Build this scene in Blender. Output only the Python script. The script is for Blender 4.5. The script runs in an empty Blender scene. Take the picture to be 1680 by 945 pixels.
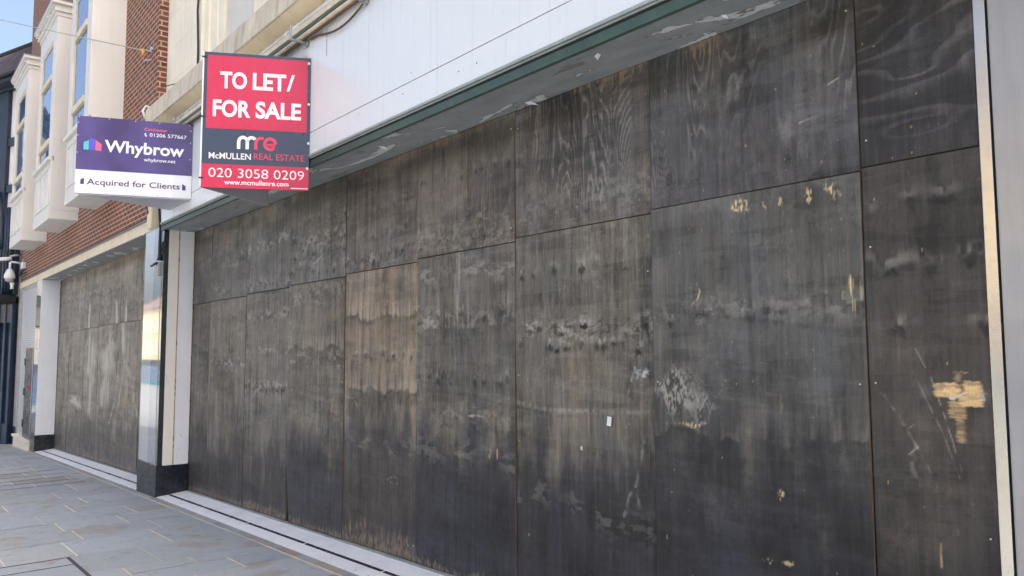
import bpy, math, random
import numpy as np
from mathutils import Vector, Matrix

# ------------------------------------------------------------------ camera, sky, sun, exposure
scn = bpy.context.scene
COL = scn.collection
R = math.radians

FPX = 1294.4                                   # focal length for a 1680 px wide frame
YAW, PITCH, ROLL = R(51.169), R(4.612), R(0.159)
CAM = Vector((0, -3.306, 0))                   # camera at eye height; ground lies about 1.5 m below
cam_d = bpy.data.cameras.new('camera')
cam = bpy.data.objects.new('camera', cam_d); COL.objects.link(cam)
fwd = Vector((-math.sin(YAW) * math.cos(PITCH), math.cos(YAW) * math.cos(PITCH), math.sin(PITCH)))
rgt = Vector((math.cos(YAW), math.sin(YAW), 0)); dwn = fwd.cross(rgt)
r2 = rgt * math.cos(ROLL) + dwn * math.sin(ROLL); d2 = dwn * math.cos(ROLL) - rgt * math.sin(ROLL)
cam.matrix_world = Matrix(((r2.x, -d2.x, -fwd.x, CAM.x), (r2.y, -d2.y, -fwd.y, CAM.y), (r2.z, -d2.z, -fwd.z, CAM.z), (0, 0, 0, 1)))
cam_d.sensor_width = 36; cam_d.lens = FPX / 1680 * 36
cam_d.clip_start = 0.05; cam_d.clip_end = 2000
scn.camera = cam

SUN_EL, SUN_AZ = R(46), R(67)                  # the sun stands behind the boarded shop: its front lies in shade
world = bpy.data.worlds.new('World'); scn.world = world; world.use_nodes = True
wn = world.node_tree.nodes; wl = world.node_tree.links
sky = wn.new('ShaderNodeTexSky'); sky.sky_type = 'NISHITA'; sky.sun_disc = False
sky.sun_elevation = SUN_EL; sky.sun_rotation = SUN_AZ
sky.air_density = 0.75; sky.dust_density = 8.0; sky.ozone_density = 0.4
wl.new(sky.outputs[0], wn['Background'].inputs[0]); wn['Background'].inputs[1].default_value = 0.15
sun_d = bpy.data.lights.new('sun', 'SUN'); sun_d.energy = 2.2; sun_d.angle = R(0.5); sun_d.color = (1, .965, .90)
sun = bpy.data.objects.new('sun', sun_d); COL.objects.link(sun)
sd = Vector((math.sin(SUN_AZ) * math.cos(SUN_EL), math.cos(SUN_AZ) * math.cos(SUN_EL), math.sin(SUN_EL)))
sun.rotation_euler = sd.to_track_quat('Z', 'Y').to_euler(); sun.location = (0, 0, 30)
vs = scn.view_settings
vs.view_transform = 'Standard'; vs.look = 'None'; vs.exposure = 1.6; vs.gamma = 1; vs.use_curve_mapping = False

# ------------------------------------------------------------------ helpers
def lin(r, g, b):
    f = lambda c: (c / 255 / 12.92) if c / 255 <= .04045 else ((c / 255 + .055) / 1.055) ** 2.4
    return (f(r), f(g), f(b), 1)

class MB:
    """collects boxes, quads and tubes; build() links them as one mesh object"""
    def __init__(s): s.v = []; s.f = []; s.c = []; s.smooth = []
    def quad(s, *pts, c=None, sm=False):
        n = len(s.v); s.v += [tuple(p) for p in pts]; s.f.append(tuple(range(n, n + len(pts)))); s.c.append(c); s.smooth.append(sm)
    def box(s, x0, x1, y0, y1, z0, z1, c=None):
        s.hexa([(x0, y0, z0), (x1, y0, z0), (x1, y1, z0), (x0, y1, z0)], [(x0, y0, z1), (x1, y0, z1), (x1, y1, z1), (x0, y1, z1)], c)
    def hexa(s, lo, hi, c=None):
        n = len(s.v); k = len(lo); s.v += [tuple(p) for p in lo] + [tuple(p) for p in hi]
        fs = [tuple(n + i for i in reversed(range(k))), tuple(n + k + i for i in range(k))]
        fs += [(n + i, n + (i + 1) % k, n + k + (i + 1) % k, n + k + i) for i in range(k)]
        s.f += fs; s.c += [c] * len(fs); s.smooth += [False] * len(fs)
    def prism(s, poly, axis, a, b, c=None):
        """poly in the two other axes, swept along axis from a to b"""
        def P(p, t): return {'x': (t, p[0], p[1]), 'y': (p[0], t, p[1]), 'z': (p[0], p[1], t)}[axis]
        s.hexa([P(p, a) for p in poly], [P(p, b) for p in poly], c)
    def tube(s, pts, r, seg=8, cap=True):
        pts = [Vector(p) for p in pts]; rs = r if isinstance(r, (list, tuple)) else [r] * len(pts)
        n = len(s.v); up = None
        for i, p in enumerate(pts):
            t = (pts[min(i + 1, len(pts) - 1)] - pts[max(i - 1, 0)]).normalized()
            if up is None:
                up = Vector((0, 0, 1)) if abs(t.z) < .9 else Vector((1, 0, 0))
            a = t.cross(up).normalized(); b = a.cross(t).normalized(); up = b
            for k in range(seg):
                w = 2 * math.pi * k / seg
                s.v.append(tuple(p + (a * math.cos(w) + b * math.sin(w)) * rs[i]))
        for i in range(len(pts) - 1):
            for k in range(seg):
                s.f.append((n + i * seg + k, n + i * seg + (k + 1) % seg, n + (i + 1) * seg + (k + 1) % seg, n + (i + 1) * seg + k)); s.c.append(None); s.smooth.append(True)
        if cap:
            s.f.append(tuple(n + k for k in reversed(range(seg)))); s.f.append(tuple(n + (len(pts) - 1) * seg + k for k in range(seg)))
            s.c += [None, None]; s.smooth += [False, False]
    def lathe(s, prof, o, seg=20):
        n = len(s.v)
        for (r, z) in prof:
            for k in range(seg):
                w = 2 * math.pi * k / seg; s.v.append((o[0] + r * math.cos(w), o[1] + r * math.sin(w), o[2] + z))
        for i in range(len(prof) - 1):
            for k in range(seg):
                s.f.append((n + i * seg + k, n + i * seg + (k + 1) % seg, n + (i + 1) * seg + (k + 1) % seg, n + (i + 1) * seg + k)); s.c.append(None); s.smooth.append(True)
    def build(s, name, mat, parent=None, bevel=0, origin=None):
        me = bpy.data.meshes.new(name)
        v = s.v
        if origin is not None: v = [(p[0] - origin[0], p[1] - origin[1], p[2] - origin[2]) for p in v]
        me.from_pydata(v, [], s.f); me.update()
        me.polygons.foreach_set('use_smooth', s.smooth)
        if any(c is not None for c in s.c):
            at = me.color_attributes.new('tone', 'FLOAT_COLOR', 'CORNER')
            arr = []
            for poly, c in zip(me.polygons, s.c): arr += list(c or (1, 1, 1, 1)) * poly.loop_total
            at.data.foreach_set('color', arr)
        if mat: me.materials.append(mat)
        o = bpy.data.objects.new(name, me); COL.objects.link(o)
        if origin is not None: o.location = origin
        if parent is not None: o.parent = parent
        if bevel:
            m = o.modifiers.new('bevel', 'BEVEL'); m.width = bevel; m.segments = 2; m.limit_method = 'ANGLE'; m.harden_normals = False
        return o

def tag(o, label=None, cat=None, group=None, kind=None):
    for k, v in (('label', label), ('category', cat), ('group', group), ('kind', kind)):
        if v: o[k] = v
    return o
def thing(name, label, cat, loc=(0, 0, 0), rz=0, group=None):
    o = bpy.data.objects.new(name, None); COL.objects.link(o); o.location = loc; o.rotation_euler = (0, 0, rz)
    o.empty_display_size = .2
    return tag(o, label, cat, group)
def part(name, mb, mat, parent, bevel=0):
    """mb in world coordinates -> child of an unrotated thing"""
    l = parent.location; p = parent
    off = Vector((0, 0, 0))
    while p is not None: off += p.location; p = p.parent
    o = mb.build(name, mat, parent, bevel); o.location = -off
    o.data.transform(Matrix.Translation(-off)); o.location = (0, 0, 0)
    return o

def part_each(name, mb, mat, parent, bevel=0, local=False):
    """like part(), but every separate piece becomes a part of its own"""
    lab = list(range(len(mb.v)))
    def find(i):
        while lab[i] != i: lab[i] = lab[lab[i]]; i = lab[i]
        return i
    for f in mb.f:
        r = find(f[0])
        for i in f[1:]: lab[find(i)] = r
    groups = {}
    for k, f in enumerate(mb.f): groups.setdefault(find(f[0]), []).append(k)
    out = []
    for ks in groups.values():
        m = MB(); ids = {}
        for k in ks:
            for i in mb.f[k]:
                if i not in ids: ids[i] = len(m.v); m.v.append(mb.v[i])
            m.f.append(tuple(ids[i] for i in mb.f[k])); m.c.append(mb.c[k]); m.smooth.append(mb.smooth[k])
        out.append(m.build(name, mat, parent, bevel) if local else part(name, m, mat, parent, bevel))
    return out

# ------------------------------------------------------------------ materials
class NT:
    def __init__(s, name):
        s.m = bpy.data.materials.new(name); s.m.use_nodes = True; s.t = s.m.node_tree; s.n = s.t.nodes; s.l = s.t.links
        s.b = s.n['Principled BSDF']
    def add(s, typ, **kw):
        n = s.n.new('ShaderNode' + typ)
        for k, v in kw.items(): setattr(n, k, v)
        return n
    def lk(s, a, b): s.l.new(a, b)
    def coord(s, scale=(1, 1, 1), rnd=False):
        tc = s.add('TexCoord'); mp = s.add('Mapping'); mp.inputs['Scale'].default_value = scale
        s.lk(tc.outputs['Object'], mp.inputs[0])
        return mp.outputs[0]
    def noise(s, vec, scale, detail=4, rough=.55, dist=0):
        n = s.add('TexNoise'); n.inputs['Scale'].default_value = scale; n.inputs['Detail'].default_value = detail
        n.inputs['Roughness'].default_value = rough; n.inputs['Distortion'].default_value = dist
        if vec is not None: s.lk(vec, n.inputs['Vector'])
        return n.outputs['Fac']
    def ramp(s, fac, stops):
        r = s.add('ValToRGB'); e = r.color_ramp.elements
        while len(e) < len(stops): e.new(.5)
        for el, (p, c) in zip(e, stops): el.position = p; el.color = c if hasattr(c, '__len__') else (c, c, c, 1)
        s.lk(fac, r.inputs[0]); return r.outputs[0]
    def mix(s, fac, a, b, mode='MIX'):
        n = s.add('Mix', data_type='RGBA', blend_type=mode)
        for i, v in ((0, fac), (6, a), (7, b)):
            if hasattr(v, 'default_value') or hasattr(v, 'links'): s.lk(v, n.inputs[i])
            else: n.inputs[i].default_value = v
        return n.outputs[2]
    def math(s, op, a, b=0.):
        n = s.add('Math', operation=op)
        for i, v in ((0, a), (1, b)):
            if hasattr(v, 'links'): s.lk(v, n.inputs[i])
            else: n.inputs[i].default_value = v
        return n.outputs[0]
    def maprange(s, v, a, b, c=0., d=1.):
        n = s.add('MapRange'); s.lk(v, n.inputs[0])
        for i, x in zip((1, 2, 3, 4), (a, b, c, d)): n.inputs[i].default_value = x
        return n.outputs[0]
    def set(s, **kw):
        for k, v in kw.items():
            i = s.b.inputs[k.replace('_', ' ')]
            if hasattr(v, 'links'): s.lk(v, i)
            else: i.default_value = v
        return s
    def bump(s, h, strength=.3, dist=.01):
        b = s.add('Bump'); b.inputs['Strength'].default_value = strength; b.inputs['Distance'].default_value = dist
        s.lk(h, b.inputs['Height']); s.lk(b.outputs[0], s.b.inputs['Normal'])

def paint(name, col, rough=.5, var=.12, vscale=3, dirt=.0, bump=.05, spec=.5, coat=0, streak=True, metal=0):
    """painted or cast surface: soft tone variation, vertical dirt runs, slight relief"""
    s = NT(name); v = s.coord(); vz = s.coord((6, 6, .5))
    n1 = s.noise(v, vscale, 5); n2 = s.noise(vz, 2.2, 5, .6); n3 = s.noise(v, 60, 3)
    c = s.mix(s.maprange(n1, .3, .7), tuple(x * (1 - var) for x in col[:3]) + (1,), tuple(min(1, x * (1 + var)) for x in col[:3]) + (1,))
    if dirt: c = s.mix(s.maprange(n2 if streak else n1, .5, .78, 0, dirt), c, tuple(x * .35 for x in col[:3]) + (1,))
    s.set(Base_Color=c, Roughness=s.maprange(n1, .3, .7, max(.02, rough - .07), min(1, rough + .07)), Specular_IOR_Level=spec, Coat_Weight=coat, Metallic=metal)
    s.bump(n3, bump, .004)
    return s.m

M = {}
def mk_fascia():
    s = NT('white_fascia'); v = s.coord(); n = s.noise(v, .7, 3); dr = s.noise(s.coord((22, 22, .55)), 1., 5, .65); sm = s.noise(v, 2.2, 5, .6); sp = s.noise(v, 55, 2)
    c = s.mix(s.maprange(n, .35, .65), (.76, .80, .815, 1), (.71, .76, .79, 1))
    c = s.mix(s.maprange(dr, .56, .74, 0, .22), c, lin(150, 146, 138)); c = s.mix(s.maprange(sm, .6, .75, 0, .12), c, lin(160, 156, 150)); c = s.mix(s.maprange(sp, .70, .76, 0, .35), c, lin(150, 140, 130))
    s.set(Base_Color=c, Roughness=s.maprange(n, .3, .7, .16, .30)); s.bump(s.noise(v, 1.3, 2), .25, .03); return s.m
M['fascia'] = mk_fascia()
M['fascia_trim'] = paint('grey_green_trim', lin(150, 160, 158), .45, .15, 4, .35)
M['trim_green'] = paint('dark_green_trim', lin(58, 80, 72), .45, .2, 5, .35)
M['black_gap'] = paint('black_gap', (.008, .008, .009, 1), .8)
M['cream_stone'] = paint('cream_stone', lin(226, 220, 202), .75, .06, 1.6, .16, .15)
M['ledge'] = paint('weathered_ledge', lin(198, 190, 172), .85, .14, 3, .75, .3)
M['grey_infill'] = paint('grey_infill', lin(205, 204, 198), .7, .05, 2, .15)
M['warm_soffit'] = paint('cream_soffit', lin(216, 200, 168), .7, .1, 2, .2)
M['bay_paint'] = paint('bay_paint', lin(214, 212, 206), .5, .04, 1.5, .08, .04)
def mk_lining(name, col):
    s = NT(name); v = s.coord(); n = s.noise(v, 1.8, 4); sc = s.noise(v, 9, 6, .7, .4); dr = s.noise(s.coord((18, 18, .6)), 1., 5, .6); tc = s.add('TexCoord'); sp = s.add('SeparateXYZ'); s.lk(tc.outputs['Object'], sp.inputs[0])
    c = s.mix(s.maprange(n, .35, .65), col, tuple(x * .93 for x in col[:3]) + (1,)); c = s.mix(s.maprange(dr, .58, .78, 0, .12), c, lin(150, 142, 128))
    c = s.mix(s.maprange(sc, .66, .70, 0, .5), c, lin(120, 112, 102))
    s.set(Base_Color=c, Roughness=.33); s.bump(n, .1, .01); return s.m
M['white_panel'] = mk_lining('white_panel', lin(228, 232, 236))
M['cream_panel'] = mk_lining('cream_panel', lin(232, 229, 222))
M['lintel'] = paint('lintel_stone', lin(222, 208, 182), .75, .08, 2, .25, .12)
def mk_plinth():
    s = NT('black_plinth'); v = s.coord(); n = s.noise(v, 5, 6, .7); f = s.noise(v, 26, 4, .7)
    c = s.mix(s.maprange(n, .55, .75, 0, .28), (.010, .014, .021, 1), lin(62, 66, 72)); c = s.mix(s.maprange(f, .66, .72, 0, .6), c, lin(120, 122, 124))
    s.set(Base_Color=c, Roughness=s.maprange(n, .3, .7, .14, .45)); return s.m
M['plinth'] = mk_plinth()
M['black_metal'] = paint('black_metal', (.012, .012, .013, 1), .5)
M['galv'] = paint('galvanised_metal', lin(170, 172, 172), .4, .12, 12, 0, .1, metal=.6)
M['zinc'] = paint('zinc_screw', lin(205, 205, 200), .4, .1, 20, 0, .05, metal=.4)
M['brass'] = paint('brass_trim', lin(215, 190, 130), .3, .1, 8, .1, .05, metal=.7)
M['cable'] = paint('black_cable', (.02, .02, .024, 1), .6)
M['brown_cable'] = paint('brown_cable', lin(90, 62, 50), .6)
M['white_plastic'] = paint('white_plastic', lin(222, 222, 218), .45, .05, 6, .1)
M['cream_metal'] = paint('cream_metal', lin(214, 200, 168), .45, .12, 5, .3)
M['tube_white'] = paint('white_tube', lin(228, 232, 234), .25, .1, 5, .15)
M['dark_wood'] = paint('black_timber', (.012, .022, .042, 1), .45, .3, 5, 0, .2)
M['navy'] = paint('navy_shopfront', (.011, .028, .058, 1), .4, .3, 3, 0, .1)
M['render_white'] = paint('white_infill', lin(228, 226, 222), .85, .06, 2, .12, .2)
M['sign_white'] = paint('sign_white', lin(226, 228, 232), .3, .05, 2.5, .14, .03)
M['sign_red'] = paint('sign_red', (.56, .022, .078, 1), .3, .05, 2.5, .14, .03)
M['sign_navy'] = paint('sign_navy', lin(54, 66, 88), .3, .04, 2, .0, .01)
M['sign_grey'] = paint('sign_grey_back', lin(188, 186, 198), .5, .06, 2, .1, .02)
M['text_white'] = paint('text_white', lin(232, 234, 238), .4, .01, 2, 0, 0)
M['text_red'] = paint('text_red', (.68, .05, .11, 1), .4, .01, 2, 0, 0)
M['text_purple'] = paint('text_purple', lin(70, 52, 110), .4, .01, 2, 0, 0)
M['icon_teal'] = paint('icon_teal', lin(70, 185, 190), .4, .01, 2, 0, 0)
M['icon_blue'] = paint('icon_blue', lin(82, 82, 200), .4, .01, 2, 0, 0)
M['icon_pink'] = paint('icon_pink', lin(240, 95, 130), .4, .01, 2, 0, 0)
M['wood_batten'] = paint('pale_batten', lin(205, 180, 110), .6, .12, 8, .15)
M['yellow'] = paint('yellow_tag', lin(225, 165, 40), .5)
M['door_steel'] = paint('dark_steel', lin(96, 92, 92), .28, .15, 3, .3, .03, metal=.7)
def mk_trim():
    s = NT('brushed_trim'); v = s.coord(); n = s.noise(s.coord((3, 3, 240)), 1, 3); b = s.noise(v, 2.5, 4); sc = s.noise(s.coord((60, 60, 9)), 1., 5, .7, .5)
    c = s.mix(s.maprange(b, .3, .7), lin(218, 212, 200), lin(196, 190, 178)); c = s.mix(s.maprange(sc, .64, .70, 0, .5), c, lin(130, 124, 114))
    s.set(Base_Color=c, Metallic=.85, Roughness=s.maprange(b, .3, .7, .16, .34)); s.bump(n, .06, .003); return s.m
M['trim_steel'] = mk_trim()
M['grey_panel'] = paint('grey_gloss_panel', lin(160, 159, 159), .2, .10, 1.6, .18, .05, coat=.5)
M['pink_stone'] = paint('pinkish_granite', lin(180, 170, 166), .3, .15, 40, .1)
M['red_reflection'] = paint('red_reflection', (.75, .02, .03, 1), .4)  # flat red for the reflection on the steel door
M['roof_lead'] = paint('lead_capping', lin(140, 142, 150), .6, .15, 5, .2)
M['plaster_pink'] = paint('opposite_pink', lin(214, 182, 162), .8, .06, 1, .1)
M['plaster_cream'] = paint('opposite_cream', lin(236, 218, 178), .8, .06, 1, .1)
M['plaster_white'] = paint('opposite_white', lin(238, 234, 224), .8, .05, 1, .1)
M['plaster_ochre'] = paint('opposite_ochre', lin(232, 214, 180), .8, .06, 1, .1)
M['tile_roof_red'] = paint('opposite_roof', lin(132, 112, 102), .8, .2, 9, .2, .3)
M['shop_teal'] = paint('opposite_teal', lin(40, 150, 150), .4)
M['shop_dark'] = paint('opposite_dark', lin(40, 42, 48), .3)

def mk_purple():
    s = NT('sign_purple'); v = s.coord()
    n = s.noise(v, 1.7, 2, .5); s.set(Base_Color=s.mix(s.maprange(n, .35, .65), lin(60, 42, 98), lin(84, 72, 138)), Roughness=.28); return s.m
M['sign_purple'] = mk_purple()

def mk_glass():
    s = NT('window_glass'); v = s.coord((1, 1, 1)); n = s.noise(v, .9, 2)
    s.set(Base_Color=(.05, .12, .26, 1), Roughness=.03, IOR=2.0)  # blue base colour stands in for sky reflected in the panes
    s.bump(n, .12, .02); return s.m
M['glass'] = mk_glass()

def mk_shopglass():
    s = NT('shop_glass'); tc = s.add('TexCoord'); sp = s.add('SeparateXYZ'); s.lk(tc.outputs['Object'], sp.inputs[0])
    w = s.math('FRACT', s.math('MULTIPLY', sp.outputs[2], 18.))
    c = s.mix(s.maprange(w, .1, .3), lin(150, 156, 160), lin(196, 202, 206))
    s.set(Base_Color=c, Roughness=.3, Specular_IOR_Level=.3); return s.m
M['shop_glass'] = mk_shopglass()

def mk_granite(name, a, b, rough=.06):
    s = NT(name); v = s.coord()
    vo = s.add('TexVoronoi'); vo.inputs['Scale'].default_value = 190; s.lk(v, vo.inputs['Vector'])
    n = s.noise(v, 120, 2); big = s.noise(v, 2.5, 3)
    c = s.mix(s.maprange(s.math('ADD', n, s.math('MULTIPLY', vo.outputs['Color'], .25)), .45, .85), a, b)
    c = s.mix(s.maprange(big, .3, .7, 0, .15), c, tuple(x * .7 for x in a[:3]) + (1,))
    s.set(Base_Color=c, Roughness=rough, Coat_Weight=1., Coat_Roughness=.03, Coat_IOR=1.6); return s.m
M['granite_light'] = mk_granite('light_granite', lin(196, 196, 196), lin(150, 152, 156))
M['granite_blue'] = mk_granite('blue_granite', lin(150, 160, 168), lin(112, 122, 132), .05)
M['granite_black'] = mk_granite('black_granite', lin(26, 32, 36), lin(58, 68, 72), .1)

def mk_brick(axis_front=True):
    s = NT('red_brick'); tc = s.add('TexCoord'); sp = s.add('SeparateXYZ'); s.lk(tc.outputs['Object'], sp.inputs[0])
    geo = s.add('NewGeometry'); gn = s.add('SeparateXYZ'); s.lk(geo.outputs['Normal'], gn.inputs[0])
    side = s.math('GREATER_THAN', s.math('ABSOLUTE', gn.outputs[0]), .5)
    u = s.math('ADD', s.math('MULTIPLY', sp.outputs[0], s.math('SUBTRACT', 1., side)), s.math('MULTIPLY', sp.outputs[1], side))
    cb = s.add('CombineXYZ'); s.lk(u, cb.inputs[0]); s.lk(sp.outputs[2], cb.inputs[1])
    wob = s.noise(tc.outputs['Object'], 14, 2)
    br = s.add('TexBrick', offset=.5, squash=1.0); s.lk(cb.outputs[0], br.inputs['Vector'])
    br.inputs['Scale'].default_value = 1; br.inputs['Brick Width'].default_value = .225; br.inputs['Row Height'].default_value = .075
    br.inputs['Mortar Size'].default_value = .0105; br.inputs['Mortar Smooth'].default_value = .15; br.inputs['Bias'].default_value = -.1
    br.inputs['Color1'].default_value = lin(132, 68, 56); br.inputs['Color2'].default_value = lin(84, 43, 41); br.inputs['Mortar'].default_value = lin(196, 174, 144)
    n = s.noise(tc.outputs['Object'], 5, 5); nf = s.noise(tc.outputs['Object'], 70, 3)
    c = s.mix(s.maprange(n, .3, .75, 0, .45), br.outputs['Color'], lin(120, 78, 66))
    c = s.mix(s.maprange(nf, .3, .7, 0, .25), c, (.02, .014, .012, 1))
    # washed-out patches where water has run off under each bay window
    m = None
    for (a, b) in ((-22.7, -20.65), (-19.0, -17.05), (-15.42, -13.7)):
        xw = s.math('ADD', sp.outputs[0], s.math('MULTIPLY', s.math('SUBTRACT', wob, .5), .2))
        k = s.math('MULTIPLY', s.math('GREATER_THAN', xw, a), s.math('LESS_THAN', xw, b))
        m = k if m is None else s.math('MAXIMUM', m, k)
    m = s.math('MULTIPLY', m, s.math('LESS_THAN', sp.outputs[2], 2.75))
    c = s.mix(s.math('MULTIPLY', m, s.maprange(n, .25, .6, .35, .8)), c, lin(128, 92, 74))
    s.set(Base_Color=c, Roughness=.85)
    s.bump(s.math('ADD', s.math('MULTIPLY', br.outputs['Fac'], -1.), s.math('MULTIPLY', nf, .4)), .5, .008)
    return s.m
M['brick'] = mk_brick()

def mk_tile():
    s = NT('clay_tile_roof'); tc = s.add('TexCoord')
    br = s.add('TexBrick', offset=.5); s.lk(tc.outputs['Object'], br.inputs['Vector'])
    br.inputs['Scale'].default_value = 1; br.inputs['Brick Width'].default_value = .2; br.inputs['Row Height'].default_value = .14; br.inputs['Mortar Size'].default_value = .012
    br.inputs['Color1'].default_value = lin(74, 66, 72); br.inputs['Color2'].default_value = lin(48, 46, 56); br.inputs['Mortar'].default_value = (.008, .008, .01, 1)
    n = s.noise(tc.outputs['Object'], 3, 5)
    s.set(Base_Color=s.mix(s.maprange(n, .4, .75, 0, .5), br.outputs['Color'], lin(104, 82, 80)), Roughness=.8)
    s.bump(br.outputs['Fac'], -.6, .03); return s.m
M['tiles'] = mk_tile()

def mk_soffit():
    s = NT('peeling_grey_paint'); v = s.coord((.8, 2.2, 1)); n = s.noise(v, 1.6, 6, .62, .6); n2 = s.noise(v, 4, 4); f = s.noise(v, 45, 3)
    c = s.mix(s.maprange(n2, .3, .7), lin(128, 134, 137), lin(148, 153, 155))
    edge = s.maprange(n, .585, .60); c = s.mix(edge, c, lin(196, 201, 202))
    c = s.mix(s.math('MULTIPLY', s.maprange(n, .575, .585), s.math('SUBTRACT', 1., edge)), c, lin(96, 96, 94))
    c = s.mix(s.maprange(s.noise(v, 2.3, 5, .6, .3), .64, .66), c, lin(122, 114, 106))
    s.set(Base_Color=c, Roughness=.55); s.bump(s.math('ADD', n, s.math('MULTIPLY', f, .1)), .25, .02); return s.m
M['soffit'] = mk_soffit()

def mk_paving():
    s = NT('york_stone_slabs'); v = s.coord()
    at = s.add('VertexColor', layer_name='tone')
    n = s.noise(v, 1.7, 5, .6); n2 = s.noise(v, 7, 5, .65); f = s.noise(v, 90, 3)
    c = s.mix(.65, at.outputs[0], at.outputs[0])
    c = s.mix(s.maprange(n, .575, .595, 0, .6), c, lin(150, 141, 128))
    c = s.mix(s.maprange(n2, .58, .66, 0, .35), c, lin(112, 120, 130))
    c = s.mix(s.maprange(f, .35, .7, 0, .3), c, lin(104, 110, 116))
    sp = s.add('TexVoronoi'); sp.inputs['Scale'].default_value = 5.5; s.lk(v, sp.inputs['Vector'])
    c = s.mix(s.maprange(sp.outputs['Distance'], .06, .10, .4, 0), c, lin(92, 100, 112))
    gum = s.add('TexVoronoi'); gum.inputs['Scale'].default_value = 2.1; s.lk(v, gum.inputs['Vector']); c = s.mix(s.maprange(gum.outputs['Distance'], .035, .045, .55, 0), c, lin(84, 86, 90))
    s.set(Base_Color=c, Roughness=s.maprange(n2, .3, .7, .5, .72), Specular_IOR_Level=.45)
    s.bump(s.math('ADD', n2, s.math('MULTIPLY', f, .3)), .25, .006); return s.m
M['paving'] = mk_paving()
M['mortar'] = paint('pale_mortar', lin(205, 196, 176), .9, .12, 8, .1, .2)
M['dark_joint'] = paint('dark_joint', lin(62, 62, 68), .9, .2, 9)
M['asphalt_ground'] = paint('street_ground', lin(134, 138, 141), .9, .12, 2)

def mk_terrazzo():
    s = NT('white_terrazzo'); v = s.coord(); f = s.noise(v, 160, 3); n = s.noise(v, 3, 5); k = s.noise(s.coord((2, 6, 1)), 4, 4)
    c = s.mix(s.maprange(f, .42, .68, 0, .5), lin(240, 242, 244), lin(196, 201, 207))
    c = s.mix(s.maprange(n, .45, .8, 0, .25), c, lin(150, 148, 146))
    c = s.mix(s.maprange(k, .66, .72, 0, .55), c, lin(112, 106, 100))
    s.set(Base_Color=c, Roughness=.45); s.bump(f, .1, .002); return s.m
M['terrazzo'] = mk_terrazzo()

def mk_ply():
    s = NT('dark_stained_plywood'); tc = s.add('TexCoord')
    at = s.add('VertexColor', layer_name='stain')
    oi = s.add('ObjectInfo'); off = s.add('VectorMath', operation='ADD')
    cb = s.add('CombineXYZ'); s.lk(s.math('MULTIPLY', oi.outputs['Random'], 37.), cb.inputs[0]); s.lk(s.math('MULTIPLY', oi.outputs['Random'], 61.), cb.inputs[2])
    s.lk(tc.outputs['Object'], off.inputs[0]); s.lk(cb.outputs[0], off.inputs[1])
    def mp(sc):
        m = s.add('Mapping'); m.inputs['Scale'].default_value = sc; s.lk(off.outputs[0], m.inputs[0]); return m.outputs[0]
    g = s.noise(mp((90, 1, 2.2)), 1, 4, .6); g2 = s.noise(mp((260, 1, 9)), 1, 2); sp = s.noise(mp((1, 1, 1)), 130, 2)
    k = s.maprange(g, .3, .7, .91, 1.1); k = s.math('MULTIPLY', k, s.maprange(g2, .3, .7, .93, 1.07)); k = s.math('MULTIPLY', k, s.maprange(sp, .35, .65, .9, 1.1))
    cc = s.add('CombineColor'); [s.lk(k, cc.inputs[i]) for i in range(3)]
    c = s.mix(1., at.outputs[0], cc.outputs[0], 'MULTIPLY')
    s.set(Base_Color=c, Roughness=s.maprange(g, .3, .7, .44, .62), Specular_IOR_Level=.42)
    s.bump(s.math('ADD', g, s.math('MULTIPLY', g2, .5)), .22, .0025); return s.m
M['ply'] = mk_ply()
M['ply_edge'] = paint('bare_ply_edge', lin(84, 66, 52), .8, .4, 12, .6)

# ------------------------------------------------------------------ ground levels (the street falls away to the left)
def zb(x):
    x = max(-60., min(20., x))
    return -1.8085 + (.034 if x > -10.62 else .0375) * (x + 10.62)
def zg(x, y):
    return zb(x) + (.11 * y if y > -.42 else -.0462 + .012 * (max(y, -14) + .42))

# ground sheet out to the horizon
mb = MB(); xs = [-900, -200, -60, -40, -25, -10.96, 0, 20, 200, 900]; ys = [-900, -200, -40, -14, -6, -.42, 12, 200, 900]
for i in range(len(xs) - 1):
    for j in range(len(ys) - 1):
        P = lambda x, y: (x, y, zg(x, min(y, -.42)) - .05)
        mb.quad(P(xs[i], ys[j]), P(xs[i + 1], ys[j]), P(xs[i + 1], ys[j + 1]), P(xs[i], ys[j + 1]))
tag(mb.build('ground', M['asphalt_ground']), kind='structure')

# paving: courses run out from the shops, one slab face per stone over a mortar bed
rng = random.Random(11)
tones = [lin(156, 163, 166), lin(152, 160, 165), lin(160, 166, 168), lin(154, 161, 163), lin(157, 165, 170)]
browns = [lin(156, 150, 140), lin(150, 147, 142), lin(160, 152, 138)]
bed = MB()
XB = [-8.77 + 2.37 + .62 * i for i in range(1, 14)]
xl = [-26.]
while xl[-1] < -17.2: xl.append(xl[-1] + rng.uniform(.55, .85))
xl += [-16.12, -15.42, -14.83, -14.28, -13.72, -12.7, -11.95, -11.28, -10.62, -9.93, -9.32, -8.74, -7.93, -7.15, -6.86, -6.44]
while xl[-1] < 7: xl.append(xl[-1] + rng.uniform(.5, .85))
known = {-9.93: [-1.09, -1.7], -8.74: [-1.04, -1.83], -7.93: [-1.34, -1.95], -7.15: [-1.14], -6.86: [-.9], -11.28: [-1.38], -10.62: [-.86, -1.79], -9.32: [-.91, -1.64], -11.95: [-1.12]}
slabs = MB(); YF = -.487; YEND = -13.
fx = sorted([x * .5 for x in range(-52, 16)] + [-10.62])
for a, b in zip(fx[:-1], fx[1:]):
    P = lambda x, y: (x, y, zg(x, y) - .006)
    bed.quad(P(a, YEND), P(b, YEND), P(b, -.372), P(a, -.372))
tag(bed.build('paving_bed', M['mortar']), kind='structure')
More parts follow.
